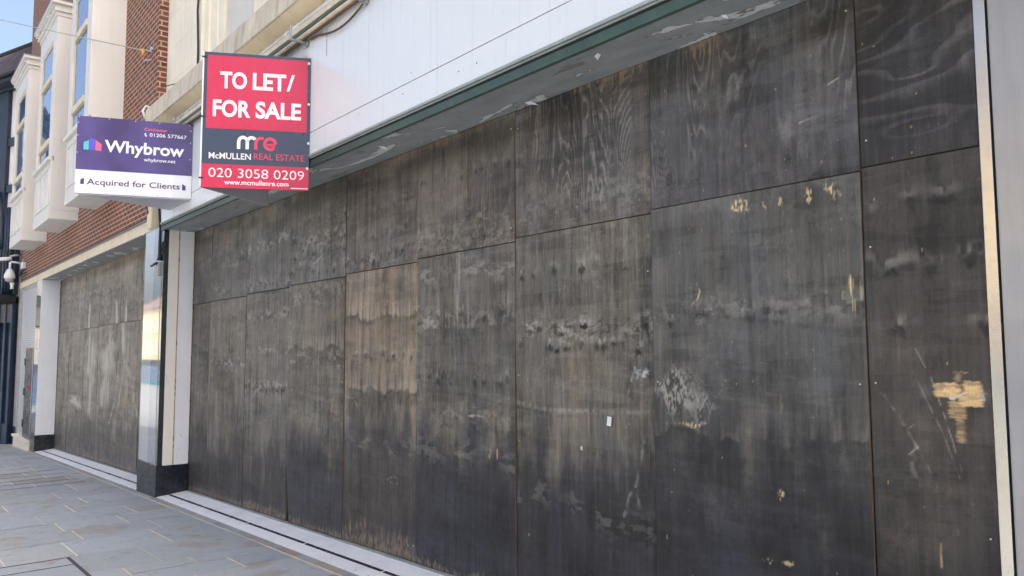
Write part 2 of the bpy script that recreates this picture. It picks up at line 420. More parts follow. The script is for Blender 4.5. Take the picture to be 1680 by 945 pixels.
for a, b in zip(xl[:-1], xl[1:]):
    js = [YF] + sorted(known.get(round(a, 2), []), reverse=True)
    if len(js) == 1: js.append(YF - rng.uniform(.25, 1.1))
    while js[-1] > YEND: js.append(js[-1] - rng.uniform(.45, 1.3))
    gap_x = .014 if -16.2 < a < -13.8 else .0022
    for j, (y1, y0) in enumerate(zip(js[:-1], js[1:])):
        c = rng.choice(browns) if rng.random() < .10 else rng.choice(tones)
        k = rng.uniform(.92, 1.08); c = tuple(q * k for q in c[:3]) + (1,)
        g = rng.choice([.003, .007, .009]); e = rng.uniform(-.0015, .0015)
        n = max(1, int((y1 - y0) / .6)); P = lambda x, y: (x, y, zg(x, y) + e)
        slabs.quad(P(a + gap_x, y0 + g), P(b - gap_x, y0 + g), P(b - gap_x, y1 - g), P(a + gap_x, y1 - g), c=c)
# the narrow edging stones between the mortar line and the shop thresholds
x = -24.6
while x < 7:
    w = rng.uniform(.22, .55)
    c = rng.choice(browns + tones + tones[:2]); k = rng.uniform(.85, 1.05)
    P = lambda x_, y: (x_, y, zg(x_, y) - .001)
    slabs.quad(P(x + .002, -.472), P(x + w - .002, -.472), P(x + w - .002, -.388), P(x + .002, -.388), c=tuple(q * k for q in c[:3]) + (1,))
    x += w
tag(slabs.build('pavement', M['paving']), kind='structure')
mb = MB()
for a in (-16.12, -15.42, -14.83, -14.28, -13.72):
    for y in np.arange(-5., -.72, .5):
        P = lambda x_, y_: (x_, y_, zg(x_, y_) + .003)
        mb.quad(P(a - .02, y), P(a + .02, y), P(a + .02, min(y + .5, -.7)), P(a - .02, min(y + .5, -.7)))
tag(mb.build('paving_joint', M['dark_joint']), kind='structure')

# recessed access cover set in the paving, bottom left of the view
t = thing('access_cover', 'paved access cover with dark metal frame set flush in the pavement', 'cover', (-7.45, -2.3, zg(-7.45, -2.3)))
mb = MB()
P = lambda x, y, h=.004: (x, y, zg(x, y) + h)
def strip(a, b, c, d):
    mb.hexa([P(a, c, -.02), P(b, c, -.02), P(b, d, -.02), P(a, d, -.02)], [P(a, c), P(b, c), P(b, d), P(a, d)])
strip(-7.93, -6.7, -1.925, -1.895); strip(-7.93, -7.90, -3.1, -1.925); strip(-7.60, -7.575, -3.1, -1.925); strip(-6.73, -6.70, -3.1, -1.925); strip(-7.9, -6.73, -3.13, -3.1)
part('frame', mb, M['dark_joint'], t)
mb = MB(); mb.quad(P(-7.9, -3.1, .003), P(-7.6, -3.1, .003), P(-7.6, -1.925, .003), P(-7.9, -1.925, .003), c=tones[0])
mb.quad(P(-7.575, -3.1, .003), P(-6.73, -3.1, .003), P(-6.73, -1.925, .003), P(-7.575, -1.925, .003), c=tones[1])
part('paving_insert', mb, M['paving'], t)

# thresholds: pale terrazzo step with a dark inlaid line in front of each shop
def threshold(x0, x1, label, seg):
    t = thing('shop_threshold', label, 'threshold', ((x0 + x1) / 2, -.2, zb((x0 + x1) / 2)))
    n = max(2, int((x1 - x0) / seg)); e = np.linspace(x0, x1, n + 1)
    mb = MB(); inl = MB(); ed = MB()
    P = lambda x, y, h: (x, y, zg(x, y) + h)
    for a, b in zip(e[:-1], e[1:]):
        for ya, yb in ((-.386, -.256), (-.216, -.03)):
            mb.hexa([P(a + .001, ya, -.1), P(b - .001, ya, -.1), P(b - .001, yb, -.1), P(a + .001, yb, -.1)], [P(a + .001, ya, .006), P(b - .001, ya, .006), P(b - .001, yb, .006), P(a + .001, yb, .006)])
        inl.hexa([P(a + .018, -.2555, -.1), P(b - .018, -.2555, -.1), P(b - .018, -.2165, -.1), P(a + .018, -.2165, -.1)], [P(a + .018, -.2555, .004), P(b - .018, -.2555, .004), P(b - .018, -.2165, .004), P(a + .018, -.2165, .004)])
        mb.hexa([P(a, -.2555, -.1), P(a + .0175, -.2555, -.1), P(a + .0175, -.2165, -.1), P(a, -.2165, -.1)], [P(a, -.2555, .005), P(a + .0175, -.2555, .005), P(a + .0175, -.2165, .005), P(a, -.2165, .005)])
        ed.hexa([P(a, -.0295, -.1), P(b, -.0295, -.1), P(b, .02, -.1), P(a, .02, -.1)], [P(a, -.0295, .010), P(b, -.0295, .010), P(b, .02, .010), P(a, .02, .010)])
    part('terrazzo_slab', mb, M['terrazzo'], t); part('inlay_strip', inl, M['plinth'], t); part('edge_angle', ed, M['fascia_trim'], t)
threshold(-10.955, -1.21, 'long pale threshold with dark inlaid line below the nearest row of boards', 1.34)
threshold(-20.9, -11.9, 'pale threshold with dark inlaid line below the far boards under the brick wall', 1.34)

# ------------------------------------------------------------------ the main shop building
ZS = 1.631
XL = -11.43        # party line with the brick building
shop = thing('shop_building', 'cream stone shop building with wide white fascia over a long boarded front', 'building', (-6, 0, zb(-6)))
mb = MB(); mb.box(-11.66, 2.5, .06, 10, -2.2, 8.6)          # body behind the boards
part('wall', mb, M['cream_stone'], shop)
mb = MB(); mb.box(-11.75, 2.6, -.30, 10.2, 8.605, 8.9); part('roof', mb, M['roof_lead'], shop)
# upper stone front: pier, moulded reveal, grey infill, next pier ...
ZU = 3.30
courses = [3.30, 3.78, 4.26, 4.74, 5.22, 5.70, 6.4, 7.2, 8.0, 8.6]
piers = [(-11.655, -10.12), (-8.22, -6.7), (-4.8, -3.3), (-1.3, .4)]
for a, b in piers:
    pier = MB()
    for z0, z1 in zip(courses[:-1], courses[1:]):
        pier.box(a, b, -.25, .055, z0 + .002, z1 - .002)
    pier.box(a + .003, b - .003, -.246, .05, 3.301, 8.59)
    part('stone_pier', pier, M['cream_stone'], shop, .004)
jam = MB(); inf = MB()
for (a, b), (c, d) in zip(piers[:-1], piers[1:]):
    for x0, x1, y in ((b + .001, b + .17, -.215), (b + .171, b + .40, -.18), (b + .401, b + .56, -.16)):
        jam.box(x0, x1, y, .055, ZU + .002, 8.59)
    for x0, x1, y in ((c - .17, c - .001, -.215), (c - .28, c - .171, -.18)):
        jam.box(x0, x1, y, .055, ZU + .002, 8.59)
    inf.box(b + .561, c - .281, -.12, .055, ZU + .002, 8.58)
part_each('moulding', jam, M['cream_stone'], shop, .012); part_each('infill_panel', inf, M['grey_infill'], shop)
# ledge over the fascia
mb = MB()
ex = [-11.28, -10.95, -9.6, -8.2, -6.8, -5.4, -4, -2.6, -1.2, 0, 2.5]
for a, b in zip(ex[:-1], ex[1:]):
    mb.prism([(-.62, 3.03), (-.60, 3.29), (-.20, 3.298), (-.10, 3.02)], 'x', a + .0015, b - .0015)
part('ledge', mb, M['ledge'], shop, .012)
mb = MB(); mb.prism([(-.60, 3.028), (-.44, 2.955), (-.30, 2.955), (-.30, 3.018)], 'x', -10.93, 2.5)
part('ledge_soffit', mb, M['warm_soffit'], shop)
# white fascia: a tall sheet above, a lower band below a thin joint, with vertical joints
FY = -.45; ZJ = 1.905; ZT = 2.954; ZB = 1.708
mb = MB()
uj = [-10.925, -8.75, -6.58, -4.432, -2.27, -.1, 2.5]; lj = [-10.925, -8.2, -6.03, -3.6, -1.2, 1.2, 2.5]
for a, b in zip(uj[:-1], uj[1:]): mb.box(a + .0012, b - .0012, FY, -.38, ZJ + .003, ZT)
for a, b in zip(lj[:-1], lj[1:]): mb.box(a + .0008, b - .0008, FY, -.38, ZB, ZJ - .003)
part_each('fascia', mb, M['fascia'], shop, .0015)
rr = random.Random(21); fx_ = MB()
for i in range(15):
    x = rr.uniform(-9.2, -2.4); z = rr.choice([1.76, 1.80, 1.86, 1.95, 2.1, 2.35, 2.6]) + rr.uniform(-.02, .02); r_ = rr.uniform(.003, .006)
    fx_.tube([(x, FY - .0018, z), (x, FY - .0002, z)], r_, 7)
part_each('old_fixing', fx_, M['brown_cable'], shop)
mb = MB(); mb.box(-10.93, 2.5, -.442, -.3, 1.66, 2.95); part('fascia_backing', mb, M['black_gap'], shop)
mb = MB(); mb.box(-6.0415, -6.0375, -.4525, -.4505, 2.50, 2.74); part('seam_crack', mb, M['brown_cable'], shop)
mb = MB(); mb.box(-10.94, 2.5, -.462, -.443, 1.688, 1.7065); mb.box(-10.94, 2.5, -.453, -.43, 1.675, 1.683)
part('fascia_lip', mb, M['fascia_trim'], shop, .002)
mb = MB(); mb.box(-10.95, 2.5, -.440, -.41, 1.604, 1.6645); part('fascia_trim', mb, M['trim_green'], shop, .003)
mb = MB(); mb.box(-10.95, 2.5, -.426, -.36, 1.6350, 1.6895); part('shadow_gap', mb, M['black_gap'], shop)
mb = MB()
n = MB(); n.box(-10.99, 2.5, -.4085, .058, ZS, 1.6343)
part('soffit', n, M['soffit'], shop)
fl = MB(); rr = random.Random(4)                            # curled paint flakes hanging from the soffit
for (x, y, s) in ((-5.457, -.229, .045), (-3.86, -.03, .05), (-3.0, -.28, .03), (-2.25, -.16, .02)):
    a = rr.uniform(0, 6); c, q = math.cos(a) * s, math.sin(a) * s
    fl.quad((x - c, y - q, ZS - .001), (x + q * .6, y - c * .6, ZS - .0015), (x + c, y + q, ZS - .25 * s - .012), (x - q * .6, y + c * .6, ZS - .008))
part_each('paint_flake', fl, M['sign_white'], shop)

# granite pier between the two shops, with white lined return
def pier_with_return(parent, xf0, xf1, xr, split, lite=True):
    pl = thing_part('pilaster', parent, (xr, -.2, zb(xr)))
    zt = ZS if lite else 1.69
    zp = lambda x: zb(x) + .36
    return pl
def sub(name, mb, mat, par, bevel=0): return part(name, mb, mat, par, bevel)

core = MB(); core.box(-11.88, -11.0, -.365, .05, -2.15, 1.628)
pil = part('pilaster', core, M['black_gap'], shop)
mb = MB(); mb.box(-11.895, -11.425, -.392, -.3655, -1.47, 1.70); sub('light_granite_panel', mb, M['granite_light'], pil, .003)
mb = MB(); mb.box(-11.420, -11.062, -.398, -.3655, -1.468, 1.70); sub('blue_granite_panel', mb, M['granite_blue'], pil, .003)
mb = MB(); mb.box(-11.058, -10.966, -.394, -.330, -1.466, 1.629); sub('black_granite_edge', mb, M['granite_black'], pil, .003)
mb = MB(); mb.box(-10.998, -10.965, -.3285, -.203, -1.466, 1.628); part_each('cream_panel', mb, M['cream_panel'], pil, .002)
mb = MB(); mb.box(-10.998, -10.9615, -.2025, -.191, -1.466, 1.628); mb.box(-10.998, -10.9615, -.0055, .0, -1.466, 1.628); part_each('trim_bead', mb, M['brass'], pil)
mb = MB(); mb.box(-10.998, -10.965, -.1905, -.006, -1.466, 1.628); sub('white_panel', mb, M['white_panel'], pil, .002)
mb = MB()
b0 = lambda x: zg(x, -.39) - .03
mb.hexa([(-11.9, -.402, b0(-11.9)), (-11.05, -.402, b0(-11)), (-11.05, -.36, b0(-11)), (-11.9, -.36, b0(-11.9))], [(-11.9, -.402, -1.4705), (-11.05, -.402, -1.4685), (-11.05, -.36, -1.4685), (-11.9, -.36, -1.4705)])
sub('black_plinth', mb, M['plinth'], pil, .003)
mb = MB(); z = zb(-11) - .08
for ya, yb in ((-.403, -.315), (-.3135, -.1905), (-.1885, -.004)): mb.box(-11.048, -10.958, ya, yb, z, -1.467)
sub('plinth_return', mb, M['plinth'], pil, .003)
def stroke(pts, r, mat, name, par):
    mb = MB(); mb.tube(pts, r, 5); return part(name, mb, mat, par)
for pts in (((-.335, -.29), (-.29, -.31), (-.32, -.33)), ((-.31, -.27), (-.31, -.35), (-.28, -.34)), ((-.33, -.37), (-.29, -.36), (-.27, -.40))):
    stroke([(-10.9685, y, z) for y, z in pts], .004, M['cable'], 'pen_mark', pil)

# light trough under the ledge
tr = thing('sign_light', 'long light trough with white tube and cream casing under the stone ledge', 'light fitting', (-6, -.5, 2.8))
def rail(name, y, z, r, mat, x0=-10.8, x1=2.4):
    mb = MB(); mb.tube([(x0, y, z), (x1, y, z)], r, 10); part(name, mb, mat, tr)
rail('tube', -.505, 2.900, .022, M['tube_white'])
mb = MB(); mb.box(-10.8, 2.4, -.53, -.475, 2.822, 2.868); part('casing', mb, M['cream_metal'], tr, .004)
mb = MB(); mb.box(-10.8, 2.4, -.522, -.48, 2.792, 2.8195); part('reflector', mb, M['trim_green'], tr)
rail('pipe', -.51, 2.768, .019, M['cream_metal'])
rail('cable', -.495, 2.738, .008, M['brown_cable'])
for x in (-9.9, -8.1, -6.42, -5.34, -3.6, -1.9):
    mb = MB(); mb.box(x - .012, x + .012, -.62, -.452, 2.714, 2.734); mb.box(x - .012, x + .012, -.62, -.604, 2.7345, 2.85)
    br = part('bracket', mb, M['galv'], tr, .002)
    mb = MB(); mb.tube([(x, -.475, 2.722), (x, -.4515, 2.722)], .035, 12); mb.tube([(x + .02, -.47, 2.70), (x + .03, -.49, 2.668), (x + .01, -.50, 2.66)], .006, 6); part('wall_plate', mb, M['galv'], br)
pts = []
for i in range(13):
    k = i / 12; pts.append((-5.36 + k * -.95, -.475, 2.70 - .075 * math.sin(math.pi * min(1, k * 1.15)) * (1 - .25 * k) + .02 * k))
mb = MB(); mb.tube(pts, .009, 6); part('loose_cable', mb, M['brown_cable'], tr)

# ------------------------------------------------------------------ painter for the boards: stain, grain, knots, chips and scratches per vertex
def vn(X, Z, sx, sz, rs):
    gx = X / sx; gz = Z / sz
    gx = gx - gx.min(); gz = gz - gz.min()
    W = int(gx.max()) + 3; H = int(gz.max()) + 3
    g = rs.rand(H, W); ix = gx.astype(int); iz = gz.astype(int); fx = gx - ix; fz = gz - iz
    fx = fx * fx * (3 - 2 * fx); fz = fz * fz * (3 - 2 * fz)
    return (g[iz, ix] * (1 - fx) + g[iz, ix + 1] * fx) * (1 - fz) + (g[iz + 1, ix] * (1 - fx) + g[iz + 1, ix + 1] * fx) * fz
def fbm(X, Z, sx, sz, rs, o=3, g=.5):
    t = 0; a = 1; n = 0
    for i in range(o): t = t + a * vn(X, Z, sx / 2 ** i, sz / 2 ** i, rs); n += a; a *= g
    return t / n
def sst(a, b, x):
    t = np.clip((x - a) / (b - a), 0, 1); return t * t * (3 - 2 * t)
def L3(r, g, b): return np.array(lin(r, g, b)[:3])
TAN = L3(206, 176, 122)

def seg_dist(X, Z, p, q):
    px, pz = p; dx, dz = q[0] - px, q[1] - pz; l2 = dx * dx + dz * dz + 1e-9
    t = np.clip(((X - px) * dx + (Z - pz) * dz) / l2, 0, 1)
    return np.hypot(X - px - t * dx, Z - pz - t * dz), t

def paint_board(X, Z, x0, x1, zlo, ztop, sp, seed):
    rs = np.random.RandomState(seed); U = X - x0; V = Z - zlo; h = ztop - zlo.mean()
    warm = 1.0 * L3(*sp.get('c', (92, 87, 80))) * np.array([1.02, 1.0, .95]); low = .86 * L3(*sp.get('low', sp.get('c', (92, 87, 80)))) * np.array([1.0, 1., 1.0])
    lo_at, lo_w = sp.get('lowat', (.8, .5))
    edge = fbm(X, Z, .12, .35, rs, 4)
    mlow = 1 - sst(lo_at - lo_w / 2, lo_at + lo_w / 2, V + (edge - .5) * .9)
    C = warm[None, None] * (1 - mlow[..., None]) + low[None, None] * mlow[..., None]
    s1 = fbm(X, Z, .07, 1.3, rs, 4, .6); s2 = fbm(X, Z, .022, .6, rs, 2); bl = fbm(X, Z, .35, .5, rs, 4); b2 = fbm(X, Z, .16, .22, rs, 4, .6)
    k = 1 + .95 * sp.get('streak', .75) * (s1 - .5) + .45 * (s2 - .5) + .8 * (bl - .5) + .45 * (b2 - .5) + .45 * (fbm(X, Z, .5, .12, rs, 3) - .5)
    # pale rain-washed vertical runs and blue-grey clouding
    run = sst(.60, .74, fbm(X, Z, .05, 1.6, rs, 3)) * sst(.35, .6, fbm(X, Z, .5, .7, rs, 2))
    k = k + .28 * run * sp.get('runs', 1)
    # crisp small-scale weathering: fine grain lines, scuffed patches with hard edges, speckle
    fg = vn(X, Z, .0075, .14, rs); fg2 = vn(X, Z, .005, .03, rs); wm = fbm(X, Z, .4, .3, rs, 3)
    fine = sp.get('fine', 1.)
    k = k + fine * .34 * (fg - .5) + fine * .30 * (fg2 - .5) + fine * .42 * sst(.80, .93, vn(X, Z, .009, .38, rs)) * sst(.4, .6, wm)
    sc1 = fbm(X, Z, .22, .05, rs, 5, .62); sc2 = fbm(X, Z, .07, .10, rs, 4, .65); sc3 = fbm(X, Z, .6, .09, rs, 5, .6)
    k = k + sp.get('scuff', .85) * (.26 * sst(.545, .60, sc1) * sst(.35, .6, vn(X, Z, .5, .35, rs)) + .24 * sst(.57, .62, sc2) * sst(.4, .65, vn(X, Z, .4, .5, rs)) - .22 * sst(.56, .60, sc3) - .20 * sst(.60, .66, fbm(X, Z, .05, .16, rs, 4, .6)))
    k = k + .9 * sst(.93, .985, vn(X, Z, .010, .022, rs)) * sst(.45, .65, fbm(X, Z, .3, .3, rs, 3))
    C = C * np.clip(k, .3, 2.4)[..., None]
    hue = (fbm(X, Z, .2, .5, rs, 4) - .5) * 2
    C = C * np.stack([1 + .10 * hue, 1 + .01 * hue, 1 - .11 * hue], -1)
    # cathedral grain
    g = sp.get('grain', 0)
    if g:
        if sp.get('horiz'): F = vn(X, Z, .5, .2, rs) * 1.2 + .4 * vn(X, Z, .25, .06, rs) + Z * 2.2
        else: F = 2.4 * vn(X, Z, .17, 1.5, rs) + .55 * vn(X, Z, .09, .5, rs) + .10 * vn(X, Z, .02, .12, rs)
        ph = F * sp.get('gf', 7) ; saw = ph - np.floor(ph)
        ln = sst(.55, .82, saw) * (1 - sst(.90, 1., saw))
        msk = sst(.38, .62, fbm(X, Z, .3, .5, rs, 3)) * sst(.0, .25, V / h) 
        C = C * (1 + g * msk * (ln - .25))[..., None]
        dk = sst(.62, .66, vn(X, Z, .2, .5, rs)) * sst(.4, .7, vn(X, Z, .05, .2, rs)); C = C * (1 - .22 * g * dk)[..., None]
    # bands of torn grain and knots at the lathe-check spacing of the veneer
    GREY = L3(150, 147, 140)
    for bd in sp.get('bands', ()):
        zc, st, w = bd[0], bd[1] * 1.45, bd[2]; kind = bd[3] if len(bd) > 3 else 'pd'
        jag = (vn(X, Z, .17, 9, rs) - .5) * .09 + (vn(X, Z, .06, .05, rs) - .5) * .05 + (vn(X, Z, .02, .03, rs) - .5) * .03
        zz = Z - zc - jag; lat = sst(.25, .6, vn(X, Z, .2, 9, rs)); tex = vn(X, Z, .02, .035, rs)
        if 'd' in kind:      # ragged dark edge, fading downwards, with a pale fringe above
            dk = .8 * (1 - sst(-.024, .022, zz)) * np.exp(np.minimum(zz, 0) / (w * .8)) * (.35 + .65 * lat) * (.55 + .6 * tex)
            C = C * np.clip(1 - .75 * st * dk, .25, 1)[..., None]
            pl = sst(-.012, .02, zz) * np.exp(-np.maximum(zz, 0) / (w * 1.3)) * sst(.3, .7, vn(X, Z, .022, .2, rs))
            C = C + (pl * st * .28)[..., None] * GREY[None, None] * np.array([1.02, .95, .82])
        if 'p' in kind:      # torn pale patches in a row
            pm = np.exp(-((zz + w * .3) / (w * 1.0)) ** 2) * sst(.50, .62, fbm(X, Z, .075, .04, rs, 3)) * (.3 + .7 * lat)
            C = C * (1 - .5 * st * pm)[..., None] + (pm * st * .42)[..., None] * GREY[None, None]
            em = np.exp(-((zz + w * .3) / (w * 1.0)) ** 2) * np.exp(-((fbm(X, Z, .06, .05, rs, 2) - .5) / .035) ** 2); C = C * (1 - .4 * st * em)[..., None]
        if 'k' in kind:      # row of small dark knots with feathered tails
            xk = x0 + rs.uniform(0, .06)
            while xk < x1:
                zk = zc + rs.uniform(-.035, .035); q = rs.uniform(.4, 1.)
                if rs.rand() < .8:
                    cl = vn(X, Z, .016, .03, rs)
                    for _ in range(rs.randint(0, 4)):
                        a1 = rs.uniform(-.05, .05); l1 = rs.uniform(-.05, .11) * w / .06; o1 = rs.uniform(-.02, .02)
                        d, t_ = seg_dist(X, Z, (xk + o1, zk), (xk + o1 + a1, zk - l1)); wd = rs.uniform(.006, .013) * (1 - .5 * t_)
                        C = C * (1 - .75 * st * q * np.exp(-(d / wd) ** 2) * sst(.3, .6, cl) * (1 - .6 * t_))[..., None]
                    rx_ = rs.uniform(.018, .05); rz_ = rs.uniform(.015, .04)
                    d = np.hypot((X - xk) / rx_, (Z - zk + .01) / rz_) + .9 * (cl - .5); C = C * (1 - .62 * st * q * (1 - sst(.3, 1.1, d)) * (.4 + .8 * tex))[..., None]
                    d = np.hypot((X - xk) / .05, (Z - zk - .035) / .028); C = C + (np.exp(-d * d) * sst(.4, .7, tex) * st * q * .25)[..., None] * GREY[None, None]
                xk += rs.uniform(.05, .2)
    for (kx, kz, r) in sp.get('knots', ()):
        d = np.hypot((X - kx) / r, (Z - kz) / (1.6 * r)); ang = np.arctan2(Z - kz, X - kx)
        C = C * (1 - .5 * np.exp(-(d * 1.6) ** 2) - .3 * (np.sin(d * 9 + vn(X, Z, .03, .03, rs) * 3) > .3) * np.exp(-(d / 1.8) ** 2))[..., None]
    # chips of bare wood
    n = sp.get('chips', 14)
    for i in range(n):
        cx = rs.uniform(x0, x1); cz = zlo.mean() + h * rs.uniform(0, 1) ** sp.get('chipp', 1.6); a = rs.uniform(.0018, .0042); b = a * rs.uniform(1, 3.2)
        m = (np.hypot((X - cx) / a, (Z - cz) / b) < 1) * rs.uniform(.15, .6)
        C = C * (1 - m)[..., None] + TAN * m[..., None] * .8
    for (pts, w, op, col) in sp.get('scr', ()):
        best = np.full(X.shape, 9.)
        for p, q in zip(pts[:-1], pts[1:]): best = np.minimum(best, seg_dist(X, Z, p, q)[0])
        m = np.exp(-(best / (w * .8)) ** 2) * op * 1.1 * sst(.2, .75, vn(X, Z, .018, .03, rs)) * (.35 + .8 * vn(X, Z, .15, .15, rs)); m = np.clip(m, 0, 1)
        C = C * (1 - m)[..., None] + np.array(col) * m[..., None]
    for (cx, cz, rx, rz, op, col, sx, sz, th) in sp.get('patch', ()):
        d = np.hypot((X - cx) / rx, (Z - cz) / rz) + 1.5 * (fbm(X, Z, rx * .8, rz * .8, rs, 4, .6) - .5)
        m = (1 - sst(.35, 1., d)) * sst(th, th + .3, .55 * vn(X, Z, sx * .55, sz * .8, rs) + .45 * vn(X, Z, sx * 1.7, sz * 1.9, rs)) * op
        C = C * (1 - m)[..., None] + np.array(col) * m[..., None]
    for (bx0, bx1, bz0, bz1, op) in sp.get('bare', ()):        # brushed rectangles rubbed back to bare wood
        e = .008 * (vn(X, Z, .05, .006, rs) - .5); ez = .006 * (vn(X, Z, .01, .05, rs) - .5)
        m = sst(bx0 - .006, bx0 + .012, X + e * 2) * (1 - sst(bx1 - .012, bx1 + .006, X + e)) * sst(bz0 - .002, bz0 + .004, Z + ez) * (1 - sst(bz1 - .004, bz1 + .002, Z + ez))
        m = m * op * (.45 + .55 * sst(.25, .6, vn(X, Z, .06, .007, rs))); C = C * (1 - m)[..., None] + L3(222, 188, 134) * (.78 + .4 * vn(X, Z, .05, .008, rs))[..., None] * m[..., None]
    # worn foot and raw top edge
    wf = sp.get('foot', .05)
    if wf:
        m = (1 - sst(0, wf, V - wf * 1.1 * vn(X, Z, .03, 9, rs) * vn(X, Z, .3, 9, rs) * 2)) * sst(.25, .75, vn(X, Z, .012, .03, rs)); m = m * .5
        C = C * (1 - m)[..., None] + L3(150, 130, 106) * m[..., None]
    tt = sp.get('top', 0)
    if tt:
        D = ztop - Z; hgt = .015 + .085 * vn(X, Z, .014, 9, rs) * vn(X, Z, .15, 9, rs) * 2
        m = (1 - sst(hgt * .6, hgt, D)) * sst(.3, .7, vn(X, Z, .010, .05, rs)) * sst(.35, .5, vn(X, Z, .35, 9, rs)) * tt * .6
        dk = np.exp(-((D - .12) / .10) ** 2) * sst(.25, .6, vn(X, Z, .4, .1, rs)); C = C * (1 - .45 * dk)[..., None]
        C = C * (1 - m)[..., None] + L3(150, 124, 88) * m[..., None] * .9
    m0 = C.mean((0, 1), keepdims=True); lum = C.mean(-1, keepdims=True)
    kk = np.clip((lum / m0.mean()) ** .10, .85, 1.15); kk = np.where(lum > .25, 1, kk)     # a little more contrast between faded and stained wood
    return np.clip(C * kk, .006, .8)

def board(x0, x1, zlo, zhi, sp, label, seed, px, y=0., group=None, skew=0.):
    """one sheet: zlo/zhi are functions of x; a fine grid in front, plain edges behind"""
    nx = max(8, int((x1 - x0) / px)); nz = max(8, int((zhi((x0 + x1) / 2) - zlo((x0 + x1) / 2)) / (px * .85)))
    u = np.linspace(x0, x1, nx); lo = np.array([zlo(a) for a in u]); hi = np.array([zhi(a) for a in u])
    w = np.linspace(0, 1, nz)[:, None]; Z = lo[None] * (1 - w) + hi[None] * w; X = np.repeat(u[None], nz, 0)
    X = X + skew * np.clip(1 - w * 2.6, 0, 1) ** 1.5 * (1 - (X - x0) / (x1 - x0)) ** 3
    C = paint_board(X, Z, x0, x1, lo[None] + 0 * Z, float(hi.mean()), sp, seed)
    ox, oz = (x0 + x1) / 2, float(lo.mean())
    rs = np.random.RandomState(seed + 5); warp = (vn(X, Z, .7, .9, rs) - .5) * .009
    Yf = np.full(X.shape, y) - .0 + warp
    n = nx * nz; co = np.zeros((n + 8, 3)); co[:n, 0] = (X - ox).ravel(); co[:n, 1] = Yf.ravel(); co[:n, 2] = (Z - oz).ravel()
    idx = np.arange(n).reshape(nz, nx)
    q = np.stack([idx[:-1, :-1], idx[:-1, 1:], idx[1:, 1:], idx[1:, :-1]], -1).reshape(-1, 4)
    # sides: rim loop to a back loop 15 mm behind
    rim = np.concatenate([idx[0, :], idx[1:, -1], idx[-1, -2::-1], idx[-2:0:-1, 0]])
    co = co[:n]; back = co[rim].copy(); back[:, 1] = y + .015
    co = np.concatenate([co, back]); nb = np.arange(len(rim)) + n
    side = np.stack([rim, nb, np.roll(nb, -1), np.roll(rim, -1)], -1)
    me = bpy.data.meshes.new('plywood_board')
    F = np.concatenate([q, side]); me.vertices.add(len(co)); me.vertices.foreach_set('co', co.ravel())
    me.loops.add(F.size); me.loops.foreach_set('vertex_index', F.ravel().astype(np.int32))
    me.polygons.add(len(F)); me.polygons.foreach_set('loop_start', np.arange(0, F.size, 4, dtype=np.int32))
    mi = np.zeros(len(F), np.int32); mi[len(q):] = 1; me.polygons.foreach_set('material_index', mi)
    me.update(calc_edges=True); me.validate()
    at = me.color_attributes.new('stain', 'FLOAT_COLOR', 'POINT'); cc = np.ones((len(co), 4)); cc[:n, :3] = C.reshape(-1, 3); cc[n:, :3] = (.06, .045, .03)
    at.data.foreach_set('color', cc.ravel()); me.materials.append(M['ply']); me.materials.append(M['ply_edge'])
    o = bpy.data.objects.new('plywood_board', me); COL.objects.link(o); o.location = (ox, 0, oz)
    tag(o, label, 'board', group)
    return o

XC = [-10.957, -10.235, -8.985, -7.765, -6.525, -5.298, -4.076, -2.878, -1.687, -1.206]
ZM = [.637, .645, .668, .685, .708, .733, .760, .779, .795]           # height of the joint between lower and upper sheet
PX = [.017, .015, .012, .0105, .009, .0075, .0062, .0052, .0047]
W_ = [210 / 255] * 3
PALE = tuple(L3(176, 172, 164)); PAINTW = tuple(L3(196, 200, 206)); CHIPC = tuple(L3(222, 200, 150))
G1 = 'plywood boards across the near shopfront'
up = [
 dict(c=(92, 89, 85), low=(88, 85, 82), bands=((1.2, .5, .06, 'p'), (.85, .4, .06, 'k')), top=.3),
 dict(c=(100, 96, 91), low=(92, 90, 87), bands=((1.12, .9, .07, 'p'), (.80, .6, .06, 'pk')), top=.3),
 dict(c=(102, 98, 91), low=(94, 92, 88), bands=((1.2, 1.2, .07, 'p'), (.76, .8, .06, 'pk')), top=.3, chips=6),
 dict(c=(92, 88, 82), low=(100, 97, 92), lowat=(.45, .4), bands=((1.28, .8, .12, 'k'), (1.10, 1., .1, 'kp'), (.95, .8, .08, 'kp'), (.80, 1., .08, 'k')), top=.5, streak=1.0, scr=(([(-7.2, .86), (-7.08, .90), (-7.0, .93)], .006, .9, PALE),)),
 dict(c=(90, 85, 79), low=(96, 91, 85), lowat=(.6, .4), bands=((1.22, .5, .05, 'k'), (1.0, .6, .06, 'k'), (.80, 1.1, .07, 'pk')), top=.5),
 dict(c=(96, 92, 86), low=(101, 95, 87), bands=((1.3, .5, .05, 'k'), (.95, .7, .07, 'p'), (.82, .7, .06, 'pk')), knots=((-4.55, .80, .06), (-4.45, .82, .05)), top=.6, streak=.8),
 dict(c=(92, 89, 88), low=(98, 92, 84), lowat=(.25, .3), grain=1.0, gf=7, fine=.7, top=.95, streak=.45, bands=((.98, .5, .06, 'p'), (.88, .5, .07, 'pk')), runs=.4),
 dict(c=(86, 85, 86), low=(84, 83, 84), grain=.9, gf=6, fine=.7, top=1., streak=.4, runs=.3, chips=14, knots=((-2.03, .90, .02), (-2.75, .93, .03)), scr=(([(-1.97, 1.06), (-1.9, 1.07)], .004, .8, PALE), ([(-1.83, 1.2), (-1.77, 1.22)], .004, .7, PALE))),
 dict(c=(64, 62, 62), low=(60, 58, 58), grain=.9, gf=4, fine=.7, horiz=True, top=.5, streak=.3, runs=.2, chips=10),
]
